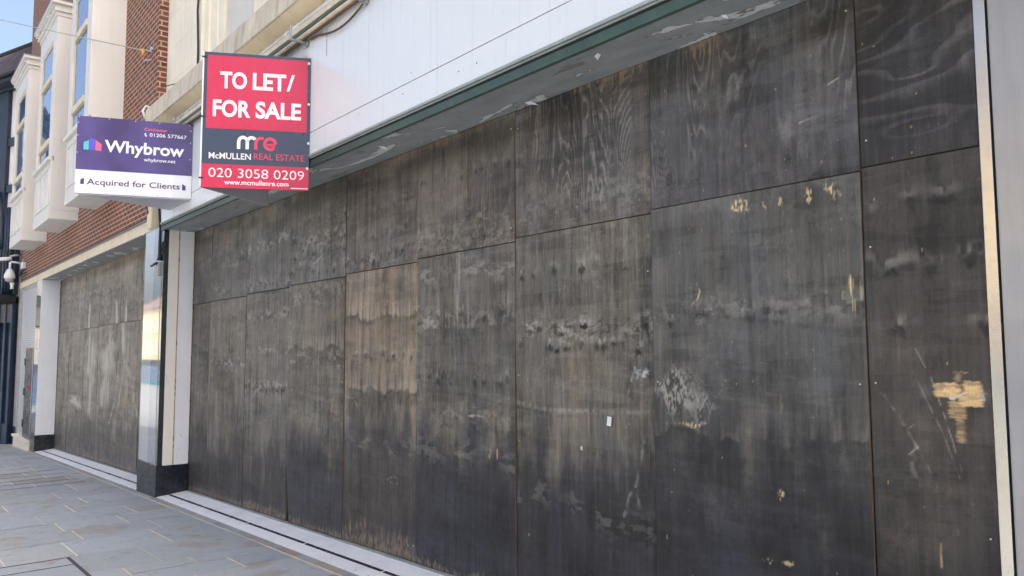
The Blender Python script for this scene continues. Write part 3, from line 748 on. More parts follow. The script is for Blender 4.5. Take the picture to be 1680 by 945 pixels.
dn = [
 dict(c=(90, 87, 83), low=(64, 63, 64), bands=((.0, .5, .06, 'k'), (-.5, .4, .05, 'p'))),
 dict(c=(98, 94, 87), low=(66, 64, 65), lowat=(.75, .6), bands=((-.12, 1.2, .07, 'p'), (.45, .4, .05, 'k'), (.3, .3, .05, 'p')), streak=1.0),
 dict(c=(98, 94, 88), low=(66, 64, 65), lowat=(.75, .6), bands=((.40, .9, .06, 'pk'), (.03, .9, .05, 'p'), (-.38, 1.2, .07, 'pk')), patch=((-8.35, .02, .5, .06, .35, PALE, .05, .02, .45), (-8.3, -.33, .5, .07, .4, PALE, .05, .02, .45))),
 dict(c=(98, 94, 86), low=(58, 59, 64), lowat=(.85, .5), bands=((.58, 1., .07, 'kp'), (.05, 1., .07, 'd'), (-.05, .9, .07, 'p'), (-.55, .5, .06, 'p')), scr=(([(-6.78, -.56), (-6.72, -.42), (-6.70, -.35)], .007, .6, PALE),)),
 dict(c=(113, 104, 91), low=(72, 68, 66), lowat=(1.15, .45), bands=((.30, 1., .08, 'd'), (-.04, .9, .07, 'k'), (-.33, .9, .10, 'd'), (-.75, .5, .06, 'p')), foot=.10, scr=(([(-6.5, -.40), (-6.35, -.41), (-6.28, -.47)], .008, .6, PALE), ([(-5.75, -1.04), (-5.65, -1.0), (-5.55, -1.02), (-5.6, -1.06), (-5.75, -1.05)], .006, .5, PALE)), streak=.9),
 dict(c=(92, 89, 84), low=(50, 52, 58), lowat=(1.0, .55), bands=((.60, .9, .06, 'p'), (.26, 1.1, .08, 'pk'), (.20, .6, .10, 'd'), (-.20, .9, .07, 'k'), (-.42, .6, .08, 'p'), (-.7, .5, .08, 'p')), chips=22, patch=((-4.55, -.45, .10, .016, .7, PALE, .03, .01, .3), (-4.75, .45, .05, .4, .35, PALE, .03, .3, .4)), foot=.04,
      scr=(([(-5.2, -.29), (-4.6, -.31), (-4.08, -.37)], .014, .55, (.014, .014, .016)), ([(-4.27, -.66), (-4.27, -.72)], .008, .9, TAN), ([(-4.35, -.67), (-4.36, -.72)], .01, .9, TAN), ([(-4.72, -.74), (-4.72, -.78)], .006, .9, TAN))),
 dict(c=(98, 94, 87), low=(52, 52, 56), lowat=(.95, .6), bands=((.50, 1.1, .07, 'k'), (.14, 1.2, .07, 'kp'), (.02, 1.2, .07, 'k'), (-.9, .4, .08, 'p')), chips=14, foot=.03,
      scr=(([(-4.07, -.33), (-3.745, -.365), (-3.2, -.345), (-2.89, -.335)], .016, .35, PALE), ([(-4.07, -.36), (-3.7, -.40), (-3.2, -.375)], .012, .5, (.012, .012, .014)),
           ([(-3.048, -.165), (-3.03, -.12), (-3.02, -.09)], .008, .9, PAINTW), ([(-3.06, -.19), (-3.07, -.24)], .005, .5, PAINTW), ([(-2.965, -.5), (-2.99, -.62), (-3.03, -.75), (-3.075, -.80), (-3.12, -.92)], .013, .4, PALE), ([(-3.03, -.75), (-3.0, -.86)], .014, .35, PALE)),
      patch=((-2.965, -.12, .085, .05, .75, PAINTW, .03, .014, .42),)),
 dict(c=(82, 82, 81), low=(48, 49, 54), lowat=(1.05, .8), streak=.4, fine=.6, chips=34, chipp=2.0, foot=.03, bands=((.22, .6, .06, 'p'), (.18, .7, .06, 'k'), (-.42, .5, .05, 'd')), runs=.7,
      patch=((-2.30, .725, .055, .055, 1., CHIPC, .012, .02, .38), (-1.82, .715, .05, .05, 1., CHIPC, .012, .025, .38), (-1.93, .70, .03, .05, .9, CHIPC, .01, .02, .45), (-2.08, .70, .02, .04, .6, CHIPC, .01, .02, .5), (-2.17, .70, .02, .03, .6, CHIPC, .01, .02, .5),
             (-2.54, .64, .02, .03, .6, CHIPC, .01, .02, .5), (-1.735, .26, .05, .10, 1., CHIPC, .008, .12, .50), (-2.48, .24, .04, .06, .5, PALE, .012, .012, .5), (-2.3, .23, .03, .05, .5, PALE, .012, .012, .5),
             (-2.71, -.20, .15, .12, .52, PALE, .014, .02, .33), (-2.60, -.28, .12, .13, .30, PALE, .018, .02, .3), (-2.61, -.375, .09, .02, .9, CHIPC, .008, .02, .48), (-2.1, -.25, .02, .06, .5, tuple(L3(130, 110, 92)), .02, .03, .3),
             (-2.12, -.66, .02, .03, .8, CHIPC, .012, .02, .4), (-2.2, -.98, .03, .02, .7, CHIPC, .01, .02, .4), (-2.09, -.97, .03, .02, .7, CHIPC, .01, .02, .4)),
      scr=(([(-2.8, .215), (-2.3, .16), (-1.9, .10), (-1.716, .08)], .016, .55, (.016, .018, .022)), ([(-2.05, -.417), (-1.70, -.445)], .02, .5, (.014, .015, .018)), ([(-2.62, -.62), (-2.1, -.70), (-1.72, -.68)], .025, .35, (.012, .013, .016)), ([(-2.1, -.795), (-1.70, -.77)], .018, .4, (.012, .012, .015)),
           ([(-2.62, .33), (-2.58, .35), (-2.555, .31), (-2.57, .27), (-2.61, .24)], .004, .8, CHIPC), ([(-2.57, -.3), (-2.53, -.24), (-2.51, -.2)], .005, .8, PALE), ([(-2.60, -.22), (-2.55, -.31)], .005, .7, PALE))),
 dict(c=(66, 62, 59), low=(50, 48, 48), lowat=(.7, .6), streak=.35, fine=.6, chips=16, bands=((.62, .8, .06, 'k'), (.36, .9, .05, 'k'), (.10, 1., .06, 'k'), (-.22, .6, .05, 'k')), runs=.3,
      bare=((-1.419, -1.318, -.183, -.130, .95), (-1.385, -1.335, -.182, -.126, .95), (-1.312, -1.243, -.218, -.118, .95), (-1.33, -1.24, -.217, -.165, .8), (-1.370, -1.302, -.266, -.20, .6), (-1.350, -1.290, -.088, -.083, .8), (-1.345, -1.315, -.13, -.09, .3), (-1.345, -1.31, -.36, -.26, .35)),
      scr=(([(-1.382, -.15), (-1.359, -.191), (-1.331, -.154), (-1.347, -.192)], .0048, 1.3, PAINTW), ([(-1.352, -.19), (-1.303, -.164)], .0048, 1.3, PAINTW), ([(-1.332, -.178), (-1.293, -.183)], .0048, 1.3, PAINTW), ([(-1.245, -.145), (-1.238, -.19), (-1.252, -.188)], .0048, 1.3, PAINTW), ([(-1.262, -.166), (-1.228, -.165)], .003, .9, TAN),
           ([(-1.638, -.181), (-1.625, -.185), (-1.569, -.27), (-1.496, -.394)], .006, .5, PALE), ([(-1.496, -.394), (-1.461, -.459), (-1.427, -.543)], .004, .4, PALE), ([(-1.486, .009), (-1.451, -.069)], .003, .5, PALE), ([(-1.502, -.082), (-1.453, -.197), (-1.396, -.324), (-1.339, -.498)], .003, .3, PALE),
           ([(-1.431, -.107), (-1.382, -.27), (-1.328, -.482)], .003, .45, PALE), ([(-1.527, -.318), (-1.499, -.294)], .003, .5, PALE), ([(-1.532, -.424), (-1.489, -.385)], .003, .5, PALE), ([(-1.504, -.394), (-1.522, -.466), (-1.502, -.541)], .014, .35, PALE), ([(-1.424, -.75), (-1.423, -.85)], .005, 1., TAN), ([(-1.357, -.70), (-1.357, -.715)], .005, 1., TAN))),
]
names_up = ['narrow upper board beside the white lined pier of the near shop', 'upper board second from the white lined pier, under the far soffit end', 'upper board with pale scuffed band hanging directly behind the red sign',
 'upper streaky board with dark knots just right of the red sign', 'upper board with a row of dark torn knots above the lightest brown lower board', 'upper brownish board with a dark fan of grain near its foot',
 'upper grey board with tall wavy grain and a raw tan top edge', 'upper wide grey board with wavy grain directly above the board with bare chipped spots', 'nearly black upper board with sideways grain beside the steel trim']
names_dn = ['narrow lower board beside the black plinth of the white lined pier', 'lower board second from the black plinth, with one pale torn band', 'lower board with stacked pale torn bands, below the red sign',
 'lower board with a dark ragged band and a split left edge at its foot', 'lightest brown lower board with dark ragged bands and a worn foot', 'lower board sprinkled with small tan chips, right of the lightest brown one',
 'lower board with a double row of dark knots and a white paper sticker', 'large lower board with bare chipped spots along the top and a pale scraped patch', 'dark lower board with an orange bare wood patch beside the steel trim']
for i in range(9):
    a, b = XC[i] + .0022, XC[i + 1] - .0022
    yo = [.004, 0, .006, -.003, .005, 0, .006, -.002, .007][i]
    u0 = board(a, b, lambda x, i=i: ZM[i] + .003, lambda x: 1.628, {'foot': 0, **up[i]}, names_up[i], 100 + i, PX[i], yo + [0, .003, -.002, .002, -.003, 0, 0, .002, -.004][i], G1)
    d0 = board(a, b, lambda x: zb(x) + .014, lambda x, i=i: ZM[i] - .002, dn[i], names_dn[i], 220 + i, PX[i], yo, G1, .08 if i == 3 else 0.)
    if i == 6:
        mb = MB(); k = MB()
        mb.hexa([(-3.235, -.006, -.425), (-3.203, -.006, -.428), (-3.203, -.004, -.428), (-3.235, -.004, -.425)], [(-3.228, -.006, -.372), (-3.196, -.006, -.375), (-3.196, -.004, -.375), (-3.228, -.004, -.372)])
        part('paper_sticker', mb, M['sign_white'], d0)
        k.box(-3.455, -3.437, -.006, -.004, -.585, -.562); part('paper_scrap', k, M['sign_grey'], d0)
    # screws along the edges
    for o, za, zc in ((u0, ZM[i], 1.62), (d0, zb(b), ZM[i])):
        if i > 2:
            mb = MB(); rr = random.Random(i * 7 + int(za * 10))
            for z in np.arange(za + .12, zc, .62):
                for x in (a + .03, b - .03):
                    zz = z + rr.uniform(-.05, .05); (rr.random() < .35) and mb.tube([(x, yo - .0075, zz), (x, yo - .002, zz)], .0034, 8)
            part_each('screw', mb, M['cream_metal'], o)
# black sheet standing in for the dark void behind the joints
mb = MB(); mb.box(-10.956, -1.207, .026, .055, -1.9, 1.627); part('backing', mb, M['black_gap'], shop)

XLC = [-20.905, -19.53, -18.055, -16.68, -15.01, -13.6, -11.9]; G2 = 'plywood boards across the far shopfront'
RUN = tuple(L3(176, 174, 164))
zml = [.45, .47, .49, .51, .52, .53]
fn = ['edge on the far left of the far shopfront', 'second from the left', 'in the middle left of the pale paint runs', 'with heavy pale paint runs', 'right of the pale paint runs', 'half hidden behind the granite pier']
lab_u = ['far upper board against its white left return', 'far upper board with faint stripes, second from its left return', 'far upper board with a joined cluster of dark knots, above the paint runs', 'far upper board with pale peaks of paint rising into it', 'far upper board with a dark scribbled knot row, near the granite pier', 'far upper board mostly hidden behind the granite pier']
lab_d = ['lower board of the far shop against its white left return', 'far lower board with a pale smeared rectangle', 'lower board of the far shop with long pale drips of paint', 'lower board of the far shop with the widest pale paint runs', 'far lower board with a pale zigzag paint line', 'far lower board mostly hidden behind the granite pier']
pat = {1: ((-18.6, -1.02, .95, .16, .95, RUN, .2, .05, .15),), 2: ((-17.3, -.1, .65, .55, .95, RUN, .06, .5, .25), (-17.2, -.75, .3, .6, .95, RUN, .05, .7, .28)), 3: ((-15.9, -.1, .8, .55, 1., RUN, .08, .5, .2), (-16.0, -.7, .6, .5, .9, RUN, .06, .6, .3)), 4: ((-14.7, .2, .25, .5, .9, RUN, .06, .4, .25),)}
patu = {2: ((-17.6, .60, .12, .5, .9, RUN, .05, .5, .2),), 3: ((-15.3, .65, .15, .35, .9, RUN, .06, .4, .2),), 4: ((-14.6, .62, .12, .4, .95, RUN, .06, .4, .2),)}
scl = {4: (([(-14.95, -.95), (-14.6, -.15), (-14.2, -.35), (-13.9, -.75), (-13.65, -1.0)], .06, .95, RUN),), 3: (([(-15.6, -1.25), (-15.25, -.9), (-15.02, -.2)], .06, .9, RUN),)}
for i in range(6):
    a, b = XLC[i] + .0015, XLC[i + 1] - .0015
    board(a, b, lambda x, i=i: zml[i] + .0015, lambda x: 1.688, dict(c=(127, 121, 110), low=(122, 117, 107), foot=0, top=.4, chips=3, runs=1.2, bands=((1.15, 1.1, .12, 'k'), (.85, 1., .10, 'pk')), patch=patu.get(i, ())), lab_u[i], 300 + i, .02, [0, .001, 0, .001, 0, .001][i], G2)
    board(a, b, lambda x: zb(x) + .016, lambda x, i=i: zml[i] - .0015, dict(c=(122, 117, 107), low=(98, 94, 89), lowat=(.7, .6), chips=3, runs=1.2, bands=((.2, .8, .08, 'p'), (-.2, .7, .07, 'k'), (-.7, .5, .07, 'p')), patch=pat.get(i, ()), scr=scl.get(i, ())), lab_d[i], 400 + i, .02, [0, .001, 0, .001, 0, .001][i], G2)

# ------------------------------------------------------------------ right-hand neighbour: steel trim and glossy grey cladding
nb_ = thing('neighbour_shopfront', 'glossy grey clad shopfront with brushed steel edge at the right', 'shopfront', (0, 0, zb(0)))
mb = MB(); mb.box(-1.203, -1.160, -.012, .055, -1.6, 1.628); part('steel_trim', mb, M['trim_steel'], nb_, .003)
mb = MB(); mb.box(-1.1595, -1.150, -.002, .05, -1.6, 1.627); part('trim_gasket', mb, M['black_gap'], nb_)
mb = MB(); mb.box(-1.1495, 2.4, -.022, .05, -1.55, 1.6275); part('cladding_panel', mb, M['grey_panel'], nb_, .008)

# ------------------------------------------------------------------ the brick building on the left
WY = -.37
bb = thing('brick_building', 'red brick building with cream bay windows over a boarded shop', 'building', (-18, 0, zb(-18)))
mb = MB(); mb.prism([(-24.55, WY), (-11.66, WY), (-11.66, 9), (-24.55, 9)], 'z', 1.871, 7.15)
# wall above, with the upper sash opening left free
mb.box(-24.55, -21.8, WY, 9, 7.15, 9.3); mb.box(-19.9, -11.66, WY, 9, 7.15, 9.3); mb.box(-21.8, -19.9, -.15, 9, 7.15, 9.3); mb.box(-24.55, -11.66, WY, 9, 9.3, 10.4)
part('wall', mb, M['brick'], bb)
mb = MB(); mb.box(-24.7, -11.6, -.5, 9.2, 10.401, 10.65); part('parapet', mb, M['cream_stone'], bb)
mb = MB()
lx = [-24.55, -22.9, -21.3, -19.6, -17.9, -16.2, -14.6, -12.95, -11.43]
for a, b in zip(lx[:-1], lx[1:]): mb.box(a + .002, b - .002, -.395, .0, 1.69, 1.85)
part('lintel', mb, M['lintel'], bb, .006)
mb = MB(); mb.prism([(-.43, 1.8505), (-.43, 1.862), (-.36, 1.870), (-.30, 1.8505)], 'x', -24.55, -11.66); part('flashing', mb, M['roof_lead'], bb)
mb = MB(); mb.box(-20.9, -11.45, -.394, .03, 1.681, 1.6895); part('soffit', mb, M['soffit'], bb)
dl = MB()
for x in (-18.1, -17.6, -16.2, -15.0, -14.5): dl.tube([(x, -.2, 1.6805), (x, -.2, 1.676)], .06, 14)
part_each('downlight', dl, M['white_plastic'], bb)
mb = MB(); mb.box(-20.9, -11.9, .03, 9, -2.4, 1.87); mb.box(-24.55, -20.9, .0, 9, -2.5, 1.87); part('shop_core', mb, M['black_gap'], bb)
# cast end corbel at the right end of the lintel
mb = MB(); mb.box(-11.655, -11.44, -.45, -.30, 1.70, 2.12); mb.lathe([(.0, .0), (.07, .01), (.09, .05), (.07, .10), (0, .12)], (-11.55, -.44, 2.10), 14); part('end_corbel', mb, M['lintel'], bb, .02)

def bay(x0, x1, prnt):
    yf = -.87; zb0, zb1 = 2.54, 2.71; zs = 3.66; zt = 6.5
    core = MB(); core.box(x0 + .005, x1 - .005, yf + .04, WY + .002, zb1 + .001, zt)
    body = part('bay_window', core, M['bay_paint'], prnt)
    mb = MB(); mb.box(x0, x1, yf, WY - .002, zb0, zb1); sub('base_board', mb, M['bay_paint'], body, .006)
    mb = MB(); mb.box(x0 + .03, x1 - .03, yf + .03, WY, zb0 - .006, zb0 - .001); sub('underside', mb, M['white_plastic'], body)
    # apron with three raised rails
    mb = MB(); mb.box(x0 + .004, x1 - .004, yf + .004, yf + .04, zb1 + .002, zs)
    n = 4
    for i in range(n):
        x = x0 + .16 + (x1 - x0 - .32) * i / (n - 1); mb.box(x - .02, x + .02, yf - .014, yf + .004, zb1 + .14, zs - .14)
    mb.box(x0 + .14, x1 - .14, yf - .014, yf + .003, zb1 + .10, zb1 + .138); mb.box(x0 + .14, x1 - .14, yf - .014, yf + .003, zs - .138, zs - .10)
    sub('apron', mb, M['bay_paint'], body, .005)
    mb = MB(); mb.box(x0 + .02, x1 - .02, yf - .06, yf + .03, zs + .001, zs + .075); sub('sill', mb, M['bay_paint'], body, .008)
    # frame: jambs, head, transoms
    z0, z1 = zs + .076, zt - .02; jl, jr = x0 + .26, x1 - .36
    mb = MB(); mb.box(x0 + .003, jl, yf, yf + .05, z0, zt); mb.box(jr, x1 - .003, yf, yf + .05, z0, zt); mb.box(jl, jr, yf, yf + .05, zt - .36, zt)
    sub('frame', mb, M['bay_paint'], body, .006)
    fr = MB(); T1, T2 = 5.40, 4.12
    for x, w in ((jl, .09), (jr - .06, .06)): fr.box(x + .001, x + w, yf + .012, yf + .05, z0, zt - .361)
    for z in (T1, T2): fr.box(jl + .0905, jr - .0605, yf - .012, yf + .05, z - .055, z + .055)
    fr.box(jl + .0905, jr - .0605, yf + .012, yf + .05, zt - .43, zt - .3615); fr.box(jl + .0905, jr - .0605, yf + .012, yf + .05, z0, z0 + .05)
    sub('sash_rail', fr, M['cream_metal'], body, .006)
    for a, b in ((z0 + .051, T2 - .056), (T2 + .056, T1 - .056), (T1 + .056, zt - .431)):
        g = MB(); g.quad((jl + .0905, yf + .03, a), (jr - .0605, yf + .03, a), (jr - .0605, yf + .03, b), (jl + .0905, yf + .03, b)); sub('glass_pane', g, M['glass'], body)
    # side boards have a thin joint; cornice with dentils and lead top
    mb = MB(); mb.box(x1 - .0045, x1 + .003, yf + .052, WY, zb1 + .003, zs + .0); mb.box(x1 - .0045, x1 + .003, yf + .052, WY, zs + .006, zt - .002); sub('side_board', mb, M['bay_paint'], body)
    mb = MB()
    for e, a, b in ((.02, zt + .001, zt + .08), (.06, zt + .081, zt + .15), (.12, zt + .21, zt + .27)): mb.box(x0 - e, x1 + e, yf - e, WY - .001, a, b)
    mb.box(x0 - .05, x1 + .05, yf - .05, WY - .001, zt + .151, zt + .209)
    x = x0 - .05
    while x < x1: mb.box(x, x + .07, yf - .1, yf - .0505, zt + .152, zt + .208); x += .14
    sub('cornice', mb, M['bay_paint'], body, .004)
    mb = MB(); mb.box(x0 - .13, x1 + .13, yf - .13, WY - .002, zt + .271, zt + .29); sub('lead_capping', mb, M['roof_lead'], body)
for a, b in ((-22.67, -20.64), (-18.96, -17.0), (-15.44, -13.66)): bay(a, b, bb)
# upper sash window above the bays
mb = MB(); mb.box(-21.79, -21.62, -.30, -.16, 7.15, 9.3); mb.box(-20.08, -19.91, -.30, -.16, 7.15, 9.3); mb.box(-21.62, -20.08, -.30, -.16, 7.15, 7.3); mb.box(-21.62, -20.08, -.30, -.16, 8.2, 8.28); mb.box(-21.62, -20.08, -.30, -.16, 9.15, 9.3)
fr = part('upper_window', mb, M['bay_paint'], bb, .004)
g = MB(); g.quad((-21.62, -.22, 7.3), (-20.08, -.22, 7.3), (-20.08, -.22, 9.15), (-21.62, -.22, 9.15)); sub('glass_pane', g, M['glass'], fr)
# left pilaster of the far shop: white return, glass, steel flap, step
core = MB(); core.box(-21.55, -20.94, -.36, .0, -2.3, 1.689); pil = part('pilaster', core, M['black_gap'], bb)
mb = MB(); mb.box(-21.56, -20.915, -.392, -.3605, -1.9, .1); mb.box(-21.56, -20.915, -.390, -.3605, .101, 1.689); sub('blue_granite_panel', mb, M['granite_light'], pil, .003)
mb = MB(); mb.box(-20.939, -20.908, -.388, -.008, -1.865, 1.688); sub('white_panel', mb, M['white_panel'], pil, .002)
mb = MB(); mb.box(-21.57, -20.90, -.398, -.002, -2.36, -1.867); sub('black_plinth', mb, M['plinth'], pil, .003)
mb = MB(); mb.box(-24.05, -21.57, -.36, -.34, -2.1, 1.689); g = part('shop_window', mb, M['shop_glass'], bb)
mb = MB(); mb.box(-24.06, -23.98, -.39, -.3605, -2.1, 1.689); mb.box(-23.979, -21.62, -.375, -.3605, 1.60, 1.689); sub('window_frame', mb, M['galv'], g)
mb = MB(); mb.box(-22.88, -21.62, -.392, -.364, -2.08, .12); d = part('steel_door', mb, M['door_steel'], bb, .004)
mb = MB()
for z in (-.22, -.95, -1.72): mb.box(-22.96, -22.80, -.405, -.393, z - .09, z + .09)
part_each('hinge', mb, M['black_metal'], d, .004)
mb = MB(); mb.box(-21.70, -21.62, -.40, -.3925, -1.9, .12); sub('door_edge', mb, M['galv'], d)
mb = MB(); mb.tube([(-22.12, -.4, -.82), (-21.98, -.4, -.80)], .032, 10); sub('red_reflection', mb, M['red_reflection'], d)  # red reflection in the steel, put in as a solid red spot
mb = MB(); mb.box(-23.9, -21.58, -.46, -.362, -2.42, -2.10); mb.box(-23.93, -21.575, -.50, -.362, -2.099, -2.05); part('door_step', mb, M['cream_stone'], bb, .006)
mb = MB(); mb.box(-24.55, -24.06, -.395, -.0, -1.9, 1.689); pk = part('end_pier', mb, M['pink_stone'], bb, .004)
mb = MB(); mb.box(-24.56, -24.05, -.40, -.001, -2.45, -1.901); sub('black_plinth', mb, M['plinth'], pk)

# ------------------------------------------------------------------ timber-framed building at the far left, turned a little towards the street
A20 = R(20)
tb = thing('timber_building', 'dark timber framed building with tiled roof and navy shopfront at the far left', 'building', (-24.62, -.47, -2.4), math.pi + A20)
# local: x along the front to the left, +y towards the street, z up from its base
def tpart(name, mb, mat, bevel=0, par=None): return mb.build(name, mat, par or tb, bevel)
H0 = 2.4
mb = MB(); mb.box(0, 9, -5, -.02, 3.9, 10.0); tpart('wall', mb, M['render_white'])
mb = MB()
for a, b in ((.66, 1.18), (2.4, 2.8), (4.2, 4.6), (6.2, 6.6), (0, .06)): mb.box(a, b, -.019, .09, 3.95, 9.6)
mb.box(0.06, 9, -.018, .14, 9.601, 9.99)
part_each('post', mb, M['dark_wood'], tb, .015, True)
mb = MB()
for z in (8.05, 6.75): mb.box(.061, .659, -.018, .06, z, z + .22); mb.box(1.181, 9, -.018, .06, z, z + .22)
part_each('beam', mb, M['dark_wood'], tb, .012, True)
mb = MB(); pts = [(.98, .10, 6.7), (.80, .12, 6.45), (.66, .14, 6.1), (.56, .15, 5.6), (.52, .15, 5.2)]; mb.tube(pts, [.17, .14, .12, .11, .12], 8); tpart('curved_bracket', mb, M['dark_wood'])
mb = MB(); mb.box(-.10, .42, -.018, .10, 3.95, 6.0); mb.box(.42, .48, -.018, .14, 3.95, 6.0)
part_each('side_panel', mb, M['navy'], tb, .01, True)
mb = MB()
for x in (.05, .20, .33): mb.tube([(x, .15, 3.95), (x, .15, 6.3)], .04, 10)
part_each('downpipe', mb, M['navy'], tb, 0, True)
mb = MB(); mb.prism([(.02, 3.72), (.42, 3.80), (.42, 3.94), (-.02, 3.945)], 'x', -.06, 9); tpart('shop_cornice', mb, M['black_metal'], .02)
mb = MB(); mb.box(0, 9, -4, .0, -.2, 3.715)
sf = tpart('shopfront', mb, M['navy'])
mb = MB()
for x in (-.02, .30, .62, .95): mb.box(x, x + .10, .001, .07, -.15, 3.70)
mb.box(.08, .95, .001, .05, -.15, .55); mb.box(.08, .95, .001, .05, 3.2, 3.70); part_each('pilaster', mb, M['navy'], sf, .01, True)
g = MB(); g.quad((1.06, .02, .7), (3.2, .02, .7), (3.2, .02, 3.1), (1.06, .02, 3.1)); tpart('glass_pane', g, M['glass'], 0, sf)
# roof: eaves overhang, slope back to the ridge
sl = math.atan2(1.30, .95); L = math.hypot(1.30, .95)
mb = MB(); mb.box(-.35, 9.3, 0, L, -.06, .0)
rf = tpart('roof', mb, M['tiles']); rf.location = (0, .40, 9.86); rf.rotation_euler = (math.pi - sl, 0, 0)
rf.scale = (1, 1, -1)
mb = MB(); mb.tube([(-.30, .45, 9.85), (9.3, .45, 9.85)], .045, 8); mb.tube([(-.35, -.55, 11.17), (9.3, -.55, 11.17)], .07, 8); part_each('gutter', mb, M['black_metal'], tb, 0, True)
mb = MB(); mb.box(-.34, 9.2, -.02, .40, 9.70, 9.80); tpart('eaves_board', mb, M['dark_wood'])

lamp = thing('projecting_lamp', 'white box lamp projecting on a dark arm from the navy shopfront', 'lamp', (-25.0, -.62, .70), math.pi + A20)
mb = MB(); mb.box(.05, .8, .42, .62, -.05, .12); mb.box(.07, .78, .44, .60, -.13, -.0505); mb.build('lamp_box', M['white_plastic'], lamp, .02)
mb = MB(); mb.tube([(.3, .0, .03), (.3, .43, .03)], .02, 8); mb.build('arm', M['black_metal'], lamp)

# ------------------------------------------------------------------ surveillance camera and cables on the corner of the brick building
cc = thing('security_camera', 'white dome security camera on a bracket at the corner of the brick wall', 'security camera', (-24.25, -.38, 2.25))
mb = MB(); mb.box(-24.38, -24.12, -.40, -.372, 2.22, 2.46); part('wall_plate', mb, M['galv'], cc, .01)
mb = MB(); mb.tube([(-24.25, -.40, 2.36), (-24.25, -.62, 2.38), (-24.25, -.66, 2.36), (-24.25, -.66, 2.18)], .03, 10); part('arm', mb, M['white_plastic'], cc)
mb = MB(); mb.lathe([(0, .24), (.05, .24), (.07, .21), (.125, .08), (.132, 0), (.115, -.02)], (-24.25, -.66, 1.96), 22); hd = part('housing', mb, M['white_plastic'], cc)
mb = MB(); mb.lathe([(.11, -.02), (.10, -.07), (.06, -.11), (0, -.12)], (-24.25, -.66, 1.96), 22); part('dome', mb, M['galv'], hd)
mb = MB(); mb.lathe([(0, -.10), (.06, -.10), (.035, -.2), (.045, -.27), (0, -.27)], (-24.25, -.60, 1.94), 14); part('lower_cone', mb, M['white_plastic'], cc)
b2_ = thing('bullet_camera', 'small pale bullet camera beside the dome camera, pointing along the street', 'security camera', (-24.45, -.45, 2.55))
mb = MB(); mb.tube([(-24.50, -.60, 2.50), (-24.60, -.85, 2.47)], .05, 12); part('body', mb, M['white_plastic'], b2_)
mb = MB(); mb.tube([(-24.45, -.372, 2.60), (-24.47, -.55, 2.58), (-24.50, -.65, 2.55)], .03, 8); part('arm', mb, M['galv'], b2_)
jb = thing('junction_box', 'pale grey junction box with loose dark wires on the brick corner', 'junction box', (-23.85, -.38, 2.2))
mb = MB(); mb.box(-24.0, -23.62, -.46, -.373, 2.18, 2.34); part('box', mb, M['white_plastic'], jb, .015)
mb = MB()
rr = random.Random(9)
for i in range(6):
    x = -24.0 + i * .11; mb.tube([(x, -.44, 2.14), (x + rr.uniform(-.05, .08), -.46, 2.06), (x + rr.uniform(-.08, .1), -.47, 2.0), (x + .1, -.40, 2.05)], .012, 5)
part_each('loose_wire', mb, M['cable'], jb)
def wire(name, pts, r, mat, label, cat='cable', group=None):
    mb = MB(); mb.tube(pts, r, 6); o = mb.build(name, mat, None, 0, origin=pts[0]); return tag(o, label, cat, group)
wire('cable', [(-24.4, -.42, 2.62), (-24.9, -1.0, 2.75), (-25.6, -1.7, 2.85), (-26.6, -2.4, 3.0)], .02, M['cable'], 'dark cable running from the bullet camera off to the left')

# span wire from a hook in the brickwork, with its yellow tag
P0 = Vector((-12.585, -.38, 4.577)); P1 = Vector((-16, -1.9, 5.83)); dirw = (P1 - P0)
pts = [P0 + dirw * (k * .25) - Vector((0, 0, .03 * math.sin(min(1, k * .1) * math.pi))) for k in range(0, 12)]
sw = thing('span_wire', 'thin overhead wire hooked to the brick wall with a yellow tag', 'wire', tuple(P0))
mb = MB(); mb.tube(pts, .008, 6); part('wire', mb, M['galv'], sw)
mb = MB(); mb.tube([(-12.58, -.40, 4.577), (-12.35, -.42, 4.50), (-12.2, -.40, 4.45), (-11.95, -.372, 4.36)], .014, 6); mb.tube([(-12.0, -.372, 4.25), (-12.05, -.42, 4.25), (-12.15, -.43, 4.27), (-12.2, -.40, 4.24)], .014, 6); mb.tube([(-11.9, -.42, 4.38), (-11.9, -.372, 4.38)], .03, 8)
part_each('hook', mb, M['galv'], sw)
mb = MB(); mb.tube([(-12.28, -.43, 4.48), (-12.24, -.43, 4.38)], .022, 8); part('yellow_tag', mb, M['yellow'], sw)

# ------------------------------------------------------------------ cables and fittings on the granite pier and front
wire('cable', [(-10.98, -.50, 2.1), (-10.97, -.47, 1.95), (-11.03, -.44, 1.77), (-11.02, -.43, 1.62), (-11.05, -.425, 1.45), (-11.05, -.42, 1.30), (-11.06, -.42, 1.22)], [.016, .016, .016, .018, .02, .024, .034], M['cable'], 'thick black cable hanging down the blue granite pier')
wire('cable', [(-11.60, -.46, 2.10), (-11.57, -.47, 2.0), (-11.56, -.46, 1.93), (-11.7, -.42, 1.885), (-12.4, -.43, 1.868), (-14, -.432, 1.866), (-17.5, -.432, 1.868), (-21, -.432, 1.866), (-24, -.432, 1.868)], .008, M['cable'], 'thin grey cable running along the top of the pale lintel')
wire('cable', [(-10.17, -.27, 6.5), (-10.2, -.275, 5.6), (-10.16, -.27, 5.0), (-10.22, -.275, 4.4), (-10.17, -.27, 3.9), (-10.16, -.27, 3.31)], .014, M['cable'], 'dark cable running down the cream stone above the red sign')
jp = thing('wall_box', 'small metal box with a black lever on the granite pier', 'box', (-11.13, -.40, 1.15))
mb = MB(); mb.box(-11.18, -11.08, -.43, -.3985, 1.02, 1.20); part('box', mb, M['galv'], jp, .004)
mb = MB(); mb.tube([(-11.10, -.44, 1.19), (-11.30, -.46, 1.165)], .016, 8); part('lever', mb, M['black_metal'], jp)
